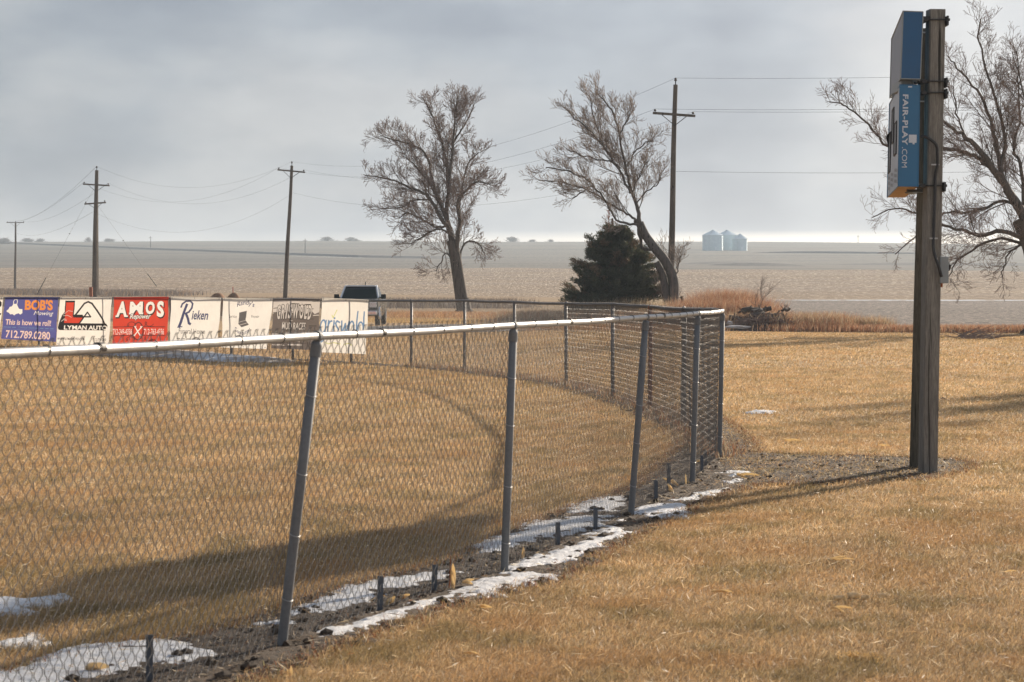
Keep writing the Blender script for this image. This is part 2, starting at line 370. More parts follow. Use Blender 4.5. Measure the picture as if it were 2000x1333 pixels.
for i, (b, t) in enumerate(near):
    mb = MB(); top = t-(t-b).normalized()*.03; low = b-(t-b).normalized()*.25
    mb.tube([low, b, b.lerp(top, .5), top], .0250, 20)
    p = mb.build('post', M['galv'], NF, smooth=True)
    c = MB(); ax = (t-b).normalized()                       # looped cap carrying the rail
    c.lathe(t-ax*.10, [(.0, 0), (.0278, 0), (.0278, .055), (.026, .062), (.020, .075), (.0, .075)], 20, ax)
    d = (near[min(i+1, len(near)-1)][1]-near[max(i-1, 0)][1]).normalized()
    c.tube([t-d*.018, t+d*.018], .0262, 18)
    c.build('post_cap', M['galv'], NF, smooth=False)
    tm = MB()                                               # wire ties round the post
    for f in (.14, .36, .58, .80):
        q = b.lerp(t, f+.02*math.sin(i*3+f*9)); u = ax.orthogonal().normalized(); w = ax.cross(u)
        ring = [q+(u*math.cos(a)+w*math.sin(a))*.0268+ax*.008*math.sin(a) for a in np.linspace(0, 2*PI, 15)]
        tm = MB(); tm.tube(ring, .0022, 5, caps=False)
        if i > 1: tm.build('tie_wire', M['rail'], p)
rl = MB(); pts = []
for i, (b, t) in enumerate(near):
    pts.append(t)
    if i < len(near)-1: pts.append(t.lerp(near[i+1][1], .5)+Vector((0, 0, -.006)))
rl.tube([pts[0]+(pts[0]-pts[1])*1.2]+pts, railr, 20)
ro = rl.build('top_rail', M['rail'], NF, smooth=True)
tm = MB(); sl = MB()
for i in range(len(near)-1):
    a, b = near[i][1], near[i+1][1]; L = (b-a).length; d = (b-a).normalized(); n = int(L/.46)
    for k in range(1, n+1):
        q = a+d*(k*L/(n+1)+random.uniform(-.05, .05)); u = Vector((0,0,1)).cross(d).normalized(); w = d.cross(u)
        tm.tube([q+(u*math.cos(x)+w*math.sin(x))*.0216+d*.006*math.sin(x) for x in np.linspace(0, 2*PI, 13)], .0024, 5, caps=False); tm.build('tie_wire', M['dark'], ro); tm = MB()
    q = a+d*L*(.37 if i % 2 else .28); sl.tube([q-d*.02, q-d*.018, q+d*.018, q+d*.02], [.0205, .0222, .0222, .0205], 18); sl.build('rail_sleeve', M['dark'], ro); sl = MB()
for i in range(len(near)-1):
    (b1, t1), (b2, t2) = near[i], near[i+1]; mb = MB()
    zigzag(mb, b1, b2, t1, t2, .080, .077, .0020 if i < 3 else .0019, knot=i < 4, zb=.02, ztop=.034 if i < 3 else .026, sides=4 if i < 3 else 3, side=fieldside)
    mb.build('chain_link_mesh', M['wire'], NF, smooth=True)

# ------------------------------------------------------------------ the far curved run
farp = [(1405, 895), (1372, 866), (1335, 834), (1270, 806), (1197, 780), (1106, 757), (1005, 741), (907, 728), (803, 718), (686, 710), (572, 704), (452, 696), (334, 689.5), (205, 682.5), (76, 678), (-60, 674), (-210, 670)]
FP = [G(*p) for p in farp]
FP[0] = near[-1][0].copy(); FH = 1.52
def on_fence(px, py, off=0.):
    """where the line of sight through a point of the photo meets the far fence's plane"""
    d = ray(px, py)
    for a, b in zip(FP[:-1], FP[1:]):
        e = b-a; det = d.x*(-e.y)+e.x*d.y
        if abs(det) < 1e-9: continue
        t = (a.x*(-e.y)+e.x*a.y)/det; s = (d.x*a.y-d.y*a.x)/det
        if -1e-6 <= s <= 1+1e-6 and t > 0:
            n = Vector((e.y, -e.x, 0)).normalized()
            if n.y > 0: n = -n
            return Vector((d.x*t, d.y*t, CH+d.z*t))+n*off
    return AT(px, py, 60)
FF = empty('chain_link_fence', (FP[8].x, FP[8].y, 0), 'dark weathered chain link fence curving round the outfield behind, hung with banners', 'fence')
mbr = MB(); tops = [p+Vector((0, 0, FH-.02+.012*math.sin(i*2.1))) for i, p in enumerate(FP)]; tops[0] = near[-1][1].copy()
rp = []
for i in range(len(tops)-1):
    rp += [tops[i], tops[i].lerp(tops[i+1], .5)+Vector((0, 0, -.012 if i else .01))]
mbr.tube(rp+[tops[-1]], .024, 10); mbr.build('top_rail', M['farmetal'], FF, smooth=True)
for i, p in enumerate(FP[1:], 1):
    if i == 1: continue
    mb = MB(); mb.tube([p-Vector((0,0,.2)), p+Vector((.01*math.sin(i), 0, FH-.03))], .030 if i < 9 else .034, 12)
    mb.lathe(p+Vector((0,0,FH-.06)), [(.034, 0), (.034, .05), (.0, .075)], 12)
    mb.build('post', M['rust'] if i == 3 else M['farmetal'], FF, smooth=True)
    if i == 3: COL.objects[-1]['label'] = 'rust covered fence post'
for i in range(len(FP)-1):
    if FP[i].x < -20: continue
    mb = MB(); Ln = (FP[i+1]-FP[i]).length
    zigzag(mb, FP[i+1], FP[i], tops[i+1], tops[i], .079, .074, .0026 if i > 5 else .0022, zb=.03, ztop=.03, sides=3, side=Vector((-.03, .03, 0)))
    mb.build('chain_link_mesh', M['farmetal'], FF, smooth=True)

# ------------------------------------------------------------------ short stakes beside the fence
def stake(px, yb, yt, w, label, lean=0):
    b = G(px, yb); t = AT(px+lean, yt, b.y); mb = MB(); hw = w/2
    e = (t-b).normalized(); u = Vector((1, .25, 0)).normalized(); v = e.cross(u).normalized()
    # flanged channel section
    sec = [(-hw, -hw*.5), (hw, -hw*.5), (hw, hw*.5), (hw*.55, hw*.5), (hw*.45, -hw*.1), (-hw*.45, -hw*.1), (-hw*.55, hw*.5), (-hw, hw*.5)]
    n = len(sec); vs = []
    for q in (b-e*.12, b+e*.0, t-e*.006, t): vs += [q+(u*a+v*c)*(1 if (q-t).length > 1e-4 else .88) for a, c in sec]
    fs = [(k*n+i, k*n+(i+1) % n, (k+1)*n+(i+1) % n, (k+1)*n+i) for k in range(3) for i in range(n)]
    mb.add(vs, fs); tri = tessellate_polygon([[Vector((a, c, 0)) for a, c in sec]]); nb = len(mb.v)-n
    mb.f += [tuple(nb+x for x in f) for f in tri]; mb.m += [0]*len(tri)
    o = mb.build('stake', M['stake'], recalc=True); tag(o, label, 'stake', 'short stakes beside the near fence')
stake(292, 1336, 1240, .031, 'short grey stake in snow, nearest the camera left of the big leaning post')
stake(742, 1197, 1125, .030, 'short grey stake between the two nearest posts, left of the husk and its neighbour stake', 1)
stake(847, 1158, 1103, .030, 'short grey stake just left of the upright corn husk', 3)
stake(1089, 1069, 1020, .029, 'short grey stake in a snow patch, first right of the middle fence post', 1)
stake(1163, 1038, 992, .029, 'short grey stake in snow just left of the third leaning post')
stake(1281, 981, 938, .029, 'short stake just right of the third leaning post')
stake(1306, 963, 905, .029, 'taller thin stake beside curled yellow husks, left of the fourth post')
stake(1371, 925, 890, .028, 'short stake against the fence right of the fourth post, nearer of a close pair')
stake(1378, 911, 880, .028, 'short stake near the corner post, farther of a close pair')

# ------------------------------------------------------------------ lettering helpers
_fontcache = {}
def glyphs(text, bold=0., shear=0., space=1.):
    """text as flat 2D triangles scaled into a unit box"""
    key = (text, bold, shear, space)
    if key in _fontcache: return _fontcache[key]
    cu = bpy.data.curves.new('lettering', 'FONT'); cu.body = text; cu.offset = bold; cu.shear = shear; cu.space_character = space
    cu.resolution_u = 3; cu.fill_mode = 'FRONT' if hasattr(cu, 'fill_mode') else cu.fill_mode
    o = bpy.data.objects.new('lettering', cu); COL.objects.link(o)
    dg = bpy.context.evaluated_depsgraph_get(); dg.update()
    me = bpy.data.meshes.new_from_object(o.evaluated_get(dg))
    v = np.array([q.co[:2] for q in me.vertices]); f = [tuple(p.vertices) for p in me.polygons]
    bpy.data.objects.remove(o); bpy.data.curves.remove(cu); bpy.data.meshes.remove(me)
    lo, hi = v.min(0), v.max(0); v = (v-lo)/(hi-lo)
    _fontcache[key] = (v, f); return v, f
class Sheet:
    """a flat or gently billowing sheet given by four corners; art is laid on it in (u,v)"""
    def __init__(s, fn): s.fn = fn; s.layers = {}
    def mb(s, mat): return s.layers.setdefault(mat, MB())
    def text(s, mat, t, u0, u1, v0, v1, lift=1, **k):
        arc = k.pop('arc', 0); v, f = glyphs(t, **k)
        s.mb(mat).add([s.fn(u0+(u1-u0)*p[0], v0+(v1-v0)*p[1]+arc*(1-(2*p[0]-1)**2), lift) for p in v], f)
    def poly(s, mat, P, lift=1):
        tri = tessellate_polygon([[Vector((p[0], p[1], 0)) for p in P]]); s.mb(mat).add([s.fn(p[0], p[1], lift) for p in P], [tuple(t) for t in tri])
    def line(s, mat, P, w, lift=1, asp=1.):
        for a, b in zip(P[:-1], P[1:]):
            dx, dy = (b[0]-a[0])*asp, b[1]-a[1]; L = math.hypot(dx, dy)+1e-9; ex, ey = dx/L*w*.5, dy/L*w*.5; nx, ny = -ey/asp, ex; ex /= asp
            s.mb(mat).add([s.fn(a[0]-nx-ex*.6, a[1]-ny-ey*.6, lift), s.fn(b[0]-nx+ex*.6, b[1]-ny+ey*.6, lift), s.fn(b[0]+nx+ex*.6, b[1]+ny+ey*.6, lift), s.fn(a[0]+nx-ex*.6, a[1]+ny-ey*.6, lift)], [(0, 1, 2, 3)])
    def finish(s, root, names):
        for mat, mb in s.layers.items(): mb.build(names.get(mat, 'lettering'), M[mat], root)
def cloth(name, c, tr=.45):
    b = NB(name).obj(); n = b.noise(5, 4); x = b.ramp(n, [(.3, tuple(v*.93 for v in c)), (.7, c)])
    b.col(x).set(rough=.55, spec=.3).transl(tr, x); return b.m
for k, c in dict(c_white=(.84, .80, .73), c_blue=(.105, .105, .30), c_red=(.62, .065, .035), c_orange=(.75, .27, .07), c_pink=(.78, .58, .50), c_navy=(.07, .075, .15), c_black=(.03, .026, .026),
                 c_grey=(.13, .12, .115), c_brown=(.15, .125, .11), c_sky=(.16, .27, .44), c_green=(.62, .63, .22), c_pale=(.60, .55, .50), c_dkred=(.10, .035, .03), c_blot=(.09, .075, .065)).items(): M[k] = cloth(k, c)

# ------------------------------------------------------------------ banners on the far fence
class Print:
    """artwork rasterised into per-cell inks of the sheet itself, so that light shines through it"""
    def __init__(s, nx=300, ny=240):
        s.nx, s.ny = nx, ny; s.grid = np.zeros((ny, nx), np.int32); s.names = []
    def ink(s, m):
        if m not in s.names: s.names.append(m)
        return s.names.index(m)+1
    def fill(s, m, tris, outline=None, ow=2):
        msk = np.zeros_like(s.grid, bool)
        for t in tris:
            x = [p[0]*s.nx for p in t]; y = [p[1]*s.ny for p in t]
            x0, x1 = max(0, int(min(x))-1), min(s.nx, int(max(x))+2); y0, y1 = max(0, int(min(y))-1), min(s.ny, int(max(y))+2)
            if x1 <= x0 or y1 <= y0: continue
            X, Y = np.meshgrid(np.arange(x0, x1)+.5, np.arange(y0, y1)+.5)
            e = [(x[(k+1) % 3]-x[k])*(Y-y[k])-(y[(k+1) % 3]-y[k])*(X-x[k]) for k in range(3)]
            msk[y0:y1, x0:x1] |= ((e[0] >= 0) & (e[1] >= 0) & (e[2] >= 0)) | ((e[0] <= 0) & (e[1] <= 0) & (e[2] <= 0))
        def dil(a, n):
            for _ in range(n):
                b = a.copy(); b[1:] |= a[:-1]; b[:-1] |= a[1:]; b[:, 1:] |= a[:, :-1]; b[:, :-1] |= a[:, 1:]; a = b
            return a
        if outline: s.grid[dil(msk, ow)] = s.ink(outline)
        s.grid[msk] = s.ink(m)
    def text(s, m, t, u0, u1, v0, v1, lift=1, outline=None, ow=2, arc=0, slab=0, **k):
        v, f = glyphs(t, **k); P = [(u0+(u1-u0)*p[0], v0+(v1-v0)*p[1]+arc*(1-(2*p[0]-1)**2)) for p in v]
        T = []
        for g in f:
            for i in range(1, len(g)-1): T.append((P[g[0]], P[g[i]], P[g[i+1]]))
        for (a, b) in (slab or []): T += [((a-.028, v0), (a+.028, v0), (a+.028, v0+b)), ((a-.028, v0), (a+.028, v0+b), (a-.028, v0+b))]
        s.fill(m, T, outline, ow)
    def poly(s, m, P, lift=1, **k):
        t = tessellate_polygon([[Vector((p[0], p[1], 0)) for p in P]]); s.fill(m, [tuple(P[i] for i in q) for q in t], **k)
    def line(s, m, P, w, lift=1, asp=1., **k):
        T = []
        for a, b in zip(P[:-1], P[1:]):
            dx, dy = b[0]-a[0], b[1]-a[1]; L = math.hypot(dx, dy)+1e-9; ex, ey = dx/L*w*.5, dy/L*w*.5; nx, ny = -ey, ex
            c = [(a[0]-nx-ex*.6, a[1]-ny-ey*.6), (b[0]-nx+ex*.6, b[1]-ny+ey*.6), (b[0]+nx+ex*.6, b[1]+ny+ey*.6), (a[0]+nx-ex*.6, a[1]+ny-ey*.6)]; T += [(c[0], c[1], c[2]), (c[0], c[2], c[3])]
        s.fill(m, T, **k)
def banner(label, tl, tr, br, bl, base, art, hem=None, ph=0.):
    def fn(u, v, lift=0):
        top = (lerp(tl[0], tr[0], u), lerp(tl[1], tr[1], u)); bot = (lerp(bl[0], br[0], u), lerp(bl[1], br[1], u))
        w = .016*math.sin(u*5+ph+v*2)+.010*math.sin((u-v)*11+ph*2)*(1-v*.4)+.02*(1-v)*math.sin(u*3+ph)
        return on_fence(lerp(bot[0], top[0], v), lerp(bot[1], top[1], v), .07+w+.004*lift)
    c = fn(.5, 0); root = empty('banner', (c.x, c.y, c.z), label, 'banner', 'sponsor banners tied along the outfield fence')
    pr = Print(); art(pr); nx, ny = pr.nx, pr.ny
    cn, cm_ = 30, 24; K = np.array([[tuple(fn(i/cn, j/cm_)) for i in range(cn+1)] for j in range(cm_+1)])
    fu = np.linspace(0, cn, nx+1); fv = np.linspace(0, cm_, ny+1); iu = np.minimum(fu.astype(int), cn-1); iv = np.minimum(fv.astype(int), cm_-1); a = (fu-iu)[None, :, None]; b = (fv-iv)[:, None, None]
    g = lambda dj, di: K[(iv+dj)[:, None], (iu+di)[None, :]]
    V = g(0, 0)*(1-a)*(1-b)+g(0, 1)*a*(1-b)+g(1, 0)*(1-a)*b+g(1, 1)*a*b; V = V.reshape(-1, 3)-np.array(c)
    i, j = np.meshgrid(np.arange(nx), np.arange(ny)); q = (j*(nx+1)+i).ravel(); o = np_mesh('sheet', V, np.stack([q, q+1, q+nx+2, q+nx+1], -1), 4, M[base], smooth=True, parent=root)
    for nm in pr.names: o.data.materials.append(M[nm])
    o.data.polygons.foreach_set('material_index', pr.grid.ravel().astype(np.int32))
    n = 22; h = MB(); h.add([fn(i/n, v, 1) for v in (.968, .998) for i in range(n+1)], [(i, i+1, n+2+i, n+1+i) for i in range(n)]); h.build('hem', M[hem or base], root, smooth=True)
    for u in (.03, .5, .97):
        for v in (.975, .03):
            g_ = MB(); p = fn(u, v, 2); g_.tube([p+Vector((.014*math.cos(a), -.004, .014*math.sin(a))) for a in np.linspace(0, 2*PI, 9)], .004, 4, caps=False)
            if v > .5: g_.tube([p+Vector((0, 0, .012)), p+Vector((0, .02, .05)), p+Vector((0, .09, .045))], .004, 4)
            g_.build('grommet', M['farmetal'], root)
def art0(s):
    s.poly('c_black', [(.80, .93), (.90, .96), (.98, .88), (.985, .80), (.93, .74), (.86, .78), (.84, .86)]); s.line('c_black', [(.85, .66), (.97, .60)], .05)
banner('white banner cut off by the left edge of the photo', (-92, 580), (11, 581), (0, 664), (-99, 662), 'c_white', art0)
def Q(x, y, o, w, h, y0=200): return ((x-o)/w, 1-(y-y0)/h)
def art1(s):
    q = lambda x, y: Q(x, y, 65, 525, 430)
    s.text('c_orange', "BOB'S", .37, .905, .70, .945, bold=.045)
    s.text('c_white', 'Mowing', .55, .92, .56, .68, bold=.0, shear=.35)
    s.text('c_pink', 'This is how we roll!', .05, .89, .345, .475, bold=.022)
    s.text('c_sky', 'Chemical Application', .30, .66, .262, .315)
    for a_ in (.02, .10, .19, .69, .79, .88): s.line('c_sky', [(a_, .285), (a_+.06, .288)], .016)
    s.line('c_sky', [(.01, .24), (.96, .24)], .006)
    s.text('c_pink', '712.789.0280', .08, .88, .035, .215, bold=.02)
    s.poly('c_white', [q(*p) for p in ((92, 340), (108, 325), (118, 300), (140, 292), (150, 268), (182, 268), (192, 290), (206, 318), (238, 322), (240, 362), (222, 376), (205, 362), (180, 372), (166, 386), (150, 372), (128, 376), (115, 358), (98, 352))])
    s.line('c_white', [q(*p) for p in ((152, 272), (148, 240), (160, 222), (178, 222), (186, 240), (184, 272))], .012)
banner('blue banner advertising mowing in orange and pink lettering, with a white mower', (14, 581), (119, 581), (112, 668), (8, 662), 'c_blue', art1, ph=1)
def art2(s):
    q = lambda x, y: Q(x, y, 600, 515, 475)
    s.poly('c_black', [q(*p) for p in ((653, 234), (747, 234), (744, 372), (832, 372), (846, 392), (806, 462), (650, 462))])
    s.poly('c_red', [q(*p) for p in ((664, 252), (737, 252), (733, 386), (770, 402), (832, 402), (800, 456), (656, 456))], 2)
    s.line('c_black', [q(*p) for p in ((748, 396), (800, 322), (845, 262), (884, 244), (925, 262), (985, 345), (1040, 415), (1062, 466))], .034, 2)
    s.line('c_black', [q(*p) for p in ((750, 393), (912, 393), (880, 348), (842, 400), (800, 462))], .026, 2)
    s.poly('c_black', [q(*p) for p in ((610, 520), (603, 500), (608, 452), (628, 380), (648, 350), (662, 352), (655, 380), (650, 458), (1075, 458), (1088, 478), (1086, 505), (1070, 524), (625, 526))])
    for a in ((640, 372, 730, 340), (640, 385, 722, 398), (630, 430, 680, 434), (628, 442, 676, 420)): s.line('c_pale', [q(a[0], a[1]), q((a[0]+a[2])/2, min(a[1], a[3])-6), q(a[2], a[3])], .009, 3)
    s.text('c_white', 'LYMAN AUTO', .12, .945, .325, .415, 3, bold=.03)
    s.text('c_black', 'WWW.LYMANAUTO.COM', -.0+.01, .51, .105, .155, bold=.015); s.text('c_black', '712-778-2100', .67, .94, .10, .15, bold=.015)
banner('white car shop banner with a red L and a black peaked outline', (121, 581), (223, 581), (217, 676), (115, 674), 'c_white', art2, ph=2.2)
def art3(s):
    q = lambda x, y: Q(x, y, 1140, 525, 460)
    for i, (ch, x0, x1, y0, y1) in enumerate((('A', 1168, 1272, 392, 240), ('M', 1292, 1412, 366, 244), ('O', 1438, 1530, 366, 244), ('S', 1552, 1622, 395, 240))):
        (u0, v0), (u1, v1) = q(x0, y0), q(x1, y1)
        sl = [(q(x0+9, 0)[0], .035), (q(x1-9, 0)[0], .035)] if ch in 'AM' else None
        s.text('c_black', ch, u0+.012, u1+.012, v0-.022, v1-.012, bold=.045, slab=[(a+.012, b) for a, b in sl] if sl else None, outline='c_black', ow=2); s.text('c_white', ch, u0, u1, v0, v1, bold=.045, slab=sl, outline='c_black', ow=1)
    s.text('c_white', 'Repower', .295, .68, .515, .65, bold=.018, shear=.3, outline='c_black', ow=2)
    s.text('c_white', '712-249-4336', .0, .365, .215, .335, 2); s.text('c_white', '712-763-4336', .565, .935, .215, .335, 2)
    for y in (488, 572): s.line('c_dkred', [q(1145, y), q(1340, y-4)], .014); s.line('c_dkred', [q(1425, y-4), q(1640, y)], .014)
    for cx, sg in ((1300, 1), (1470, -1)):
        for cy, r in ((460, 22), (600, 20)):
            s.line('c_dkred', [q(cx+sg*(k*9-30)+r*math.cos(k*.9), cy+r*math.sin(k*.9)) for k in range(9)], .012)
    s.line('c_dkred', [q(1383+46*math.cos(a), 528+84*math.sin(a)) for a in np.linspace(0, 2*PI, 20)], .02, 2)
    s.line('c_white', [q(1358, 490), q(1402, 568)], .018, 3); s.line('c_white', [q(1412, 492), q(1352, 568)], .018, 3)
    for x, y in ((1356, 486), (1412, 488), (1404, 570), (1352, 570)): s.line('c_white', [q(x-7, y-6), q(x, y+3), q(x+7, y-6)], .014, 3)
banner('red banner with bold white western letters and two crossed wrenches', (228, 581), (335, 580), (330, 674), (225, 674), 'c_red', art3, ph=.4)
def art4(s):
    q = lambda x, y: Q(x, y, 1685, 490, 480)
    s.line('c_navy', [q(*p) for p in ((1768, 495), (1790, 440), (1820, 350), (1850, 272))], .05)
    s.line('c_navy', [q(*p) for p in ((1788, 300), (1800, 268), (1840, 240), (1885, 238), (1908, 262), (1900, 305), (1870, 345), (1832, 362))], .034)
    s.line('c_navy', [q(*p) for p in ((1840, 362), (1858, 410), (1868, 455), (1885, 462))], .05); s.line('c_navy', [q(1755, 496), q(1800, 490)], .02)
    s.text('c_navy', 'ieken', .43, .78, .545, .735, bold=.02, shear=.25); s.text('c_grey', 'Funeral Home', .17, .72, .255, .36)
    for a_ in (.15, .24, .36, .45, .56, .64): s.line('c_grey', [(a_, .15), (a_+.06, .15)], .02)
banner('white funeral home banner with a tall swooping navy R', (338, 580), (436, 582), (430, 678), (334, 676), 'c_white', art4, ph=3.3)
def art5(s):
    q = lambda x, y: Q(x, y, 195, 485, 500, 205)
    s.text('c_navy', "Randy's", .31, .65, .79, .915, bold=.01, arc=.05, shear=.1)
    s.text('c_grey', 'Service', .14, .30, .60, .665); s.text('c_grey', 'Repair', .62, .77, .60, .665)
    s.text('c_navy', 'Computer', .28, .60, .33, .44, arc=-.09, bold=.01)
    s.poly('c_grey', [q(*p) for p in ((367, 350), (443, 330), (441, 425), (475, 470), (402, 496), (364, 462))])
    s.line('c_pale', [q(366, 448), q(441, 425)], .008, 2); s.line('c_pale', [q(385, 474), q(455, 452)], .01, 2)
banner('white computer repair banner with a dark open laptop drawing', (440, 582), (537, 584), (527, 682), (435, 679), 'c_white', art5, ph=4.1)
def art6(s):
    rr = random.Random(3)
    s.poly('c_pale', [(0, 1), (0, .70), (.1, .74), (.2, .68), (.3, .76), (.45, .72), (.55, .77), (.7, .70), (.82, .76), (.9, .70), (1, .74), (1, 1)][::-1])
    for k in range(46):
        x, y = rr.random()*.96, .02+rr.random()*.94; l = .04+rr.random()*.16
        s.line('c_blot' if rr.random() < .6 or y > .7 else 'c_pale', [(x, y), (min(1, x+l), y+rr.uniform(-.012, .012))], .008+rr.random()*.014, 1.5)
    for i, ch in enumerate('GRISWOLD'):
        ws = [.10, .10, .05, .095, .135, .10, .075, .10]; u0 = .085+sum(ws[:i])*1.0; u1 = u0+ws[i]-.012; k = abs((u0+u1)/2-.47)/.42; v1 = .905-.04*k**2; v0 = .60-.03*k**2-.0
        s.text('c_pale', ch, u0+.006, u1-.006, v0+.008, v1-.008, 3, bold=.035, outline='c_black', ow=3)
    s.text('c_pale', 'MUD RACES', .232, .728, .388, .532, 3, bold=.015, outline='c_black', ow=2)
    s.line('c_pale', [(.02, .29), (.16, .29)], .02, 2)
    for a_ in (.40, .46, .52, .58, .64): s.line('c_pale', [(a_, .09), (a_+.035, .09)], .03)
banner('grey brown weathered banner with outlined block letters for mud races', (541, 584), (630, 584), (624, 684), (532, 681), 'c_brown', art6, ph=5.5)
def art7(s):
    q = lambda x, y: Q(x, y, 1175, 455, 535, 205)
    A = 1.0; w = .030
    def st(P, ww=w): s.line('c_sky', [q(*p) for p in P], ww)
    def ring(cx, cy, rx, ry, a0=0, a1=360, ww=w): st([(cx+rx*math.cos(R(a)), cy+ry*math.sin(R(a))) for a in np.linspace(a0, a1, 15)], ww)
    ring(1205, 485, 27, 62); st([(1233, 425), (1228, 560), (1222, 610), (1195, 640), (1172, 622)])       # g
    st([(1258, 425), (1252, 556)]); st([(1256, 470), (1270, 436), (1288, 428)])                           # r
    st([(1308, 425), (1304, 556)]); st([(1310, 398), (1310, 404)], .035)                                                                    # i
    st([(1358, 440), (1335, 426), (1322, 450), (1335, 482), (1356, 510), (1350, 546), (1328, 556), (1316, 540)])
    st([(1376, 425), (1394, 556), (1414, 448), (1430, 556), (1450, 425)])
    ring(1478, 488, 24, 64); st([(1526, 326), (1526, 556)]); ring(1564, 490, 25, 62); st([(1594, 326), (1592, 556)])
    s.line('c_green', [q(1283, 370), q(1297, 398), q(1325, 318)], .016)
    s.line('c_green', [q(1240, 640), q(1270, 655), q(1330, 640), q(1390, 650)], .014); s.line('c_green', [q(1420, 655), q(1460, 640), q(1500, 660)], .014)
banner('white banner with thin blue lower case letters in front of the pickup truck', (636, 582), (726, 586), (718, 692), (627, 688), 'c_white', art7, ph=6.2)

# ------------------------------------------------------------------ the scoreboard on its posts
def post_thing(bx, by, tx, ty, w, label, rot=6, mat='post'):
    b = G(bx, by); t = AT(tx, ty, b.y); mb = MB(); hw = w/2; vs = []; r = .012
    ax = (t-b).normalized(); n = 12; sec = [(-hw, -hw+r), (-hw+r, -hw), (hw-r, -hw), (hw, -hw+r), (hw, hw-r), (hw-r, hw), (-hw+r, hw), (-hw, hw-r)]
    rot = R(rot); K = 26
    for k in range(K+1):
        f = k/K; p = (b-ax*.4).lerp(t, f)
        for a, c in sec:
            x = a*math.cos(rot)-c*math.sin(rot); y = a*math.sin(rot)+c*math.cos(rot); j = 1+.008*math.sin(f*13+(1 if a > 0 else 2))
            vs.append(p+Vector((x*j, y*j, 0)))
    fs = [(k*8+i, k*8+(i+1) % 8, (k+1)*8+(i+1) % 8, (k+1)*8+i) for k in range(K) for i in range(8)]+[tuple(reversed(range(8))), tuple(K*8+i for i in range(8))]
    mb.add(vs, fs); o = mb.build('wooden_post', M[mat]); tag(o, label, 'post', 'square timber posts carrying the scoreboard'); return b, t
pb, pt = post_thing(1812, 926, 1827.5, 20, .150, 'tall grey timber post nearest the camera, carrying the scoreboard and grey electrical box')
qb, qt = post_thing(1792, 915, 1815, 57, .150, 'tall grey timber post half hidden behind the nearer scoreboard post', -14, 'post_shaded')
def bluepaint(name, c):
    b = NB(name).obj(); n = b.noise(3, 5); d = b.noise(60, 3); x = b.ramp(n, [(.3, tuple(v*.9 for v in c)), (.7, tuple(v*1.08 for v in c))])
    x = b.mix(b.ramp(d, [(.72, (0,0,0)), (.8, (.5,)*3)]), x, (.35, .36, .36)); b.col(x).set(rough=.42).rough(n, .3, .5); return b.m
M['blue1'] = bluepaint('blue_enamel', (.012, .080, .19)); M['blue2'] = bluepaint('light_blue_enamel', (.026, .135, .265))
M['panel'] = plain('grey_white_panel', (.42, .44, .47), .5, 0, .1, 4); M['panel2'] = plain('dull_grey_panel', (.24, .25, .28), .55, 0, .1, 4)
M['under'] = plain('grass_bounce_underside', (.55, .34, .17), .8, 0, .15, 10); M['slot'] = plain('dark_lamp_window', (.045, .03, .022), .4); M['letter'] = plain('pale_decal', (.55, .58, .62), .5, 0, .05)  # underside colour carries the orange light bounced up from the grass
M['boxgrey'] = plain('grey_electrical_enamel', (.26, .28, .28), .5, 0, .08, 8); M['cable'] = plain('black_cable', (.03, .03, .03), .6)
def cab_frame(tl, tr, bl, Yn, Yf, far_t, far_b):
    a = AT(*tl, Yn); b = AT(*tr, Yn+.03); c = AT(*bl, Yn)
    return a, b, c, AT(*far_t, Yf), AT(*far_b, Yf)
SBt = empty('scoreboard', (pb.x-.1, pb.y+1.0, 0), 'blue sided electronic scoreboard in two stacked cabinets seen edge on, bolted to two timber posts', 'scoreboard')
def cabinet(name, ntl, ntr, nbl, nbr, ftl, fbl, Yn, Yf, mats):
    A = AT(*ntl, Yn); B = AT(*ntr, Yn+.02); C = AT(*nbl, Yn); D = AT(*nbr, Yn+.02); E = AT(*ftl, Yf); Fv = AT(*fbl, Yf); w = B-A; w2 = D-C
    Gv = E+w; Hv = Fv+w2; mb = MB()
    V = [A, B, C, D, E, Fv, Gv, Hv]
    for mi, f in ((0, (0, 2, 3, 1)), (1, (4, 5, 2, 0)), (2, (2, 5, 7, 3)), (0, (0, 1, 6, 4)), (0, (1, 3, 7, 6)), (0, (6, 7, 5, 4))): mb.mi = mi; mb.add([V[i] for i in f], [(0, 1, 2, 3)])
    mb.build(name, mats, SBt)
    # thin folded edge trim, 3 mm proud
    fr = MB(); n = (A-B).normalized()*.003
    for p, q in ((A, C), (C, Fv), (Fv, E), (E, A)): fr.tube([p+n, q+n], .006, 6)
    for p, q in ((B, D), (A, B), (C, D)): fr.tube([p, q], .005, 6)
    fr.build('edge_trim', M['boxgrey' if name == 'upper_cabinet' else 'blue2'], SBt)
    return A, B, C, D, E, Fv
U = cabinet('upper_cabinet', (1764.5, 22), (1803, 23.5), (1759.5, 154), (1797.5, 155), (1742, 76), (1738.5, 192), 20.1, 22.45, [M['blue1'], M['panel2'], M['boxgrey']])
Lc = cabinet('lower_cabinet', (1758.5, 166), (1796.5, 167), (1755, 364), (1793, 364.5), (1738, 203), (1733.5, 386), 20.1, 22.45, [M['blue2'], M['panel'], M['under']])
mb = MB(); mb.box((U[2]+U[3])/2+Vector((.0, .45, -.035)), (.10, .5, .085)); mb.build('spacer_bracket', M['boxgrey'], SBt)
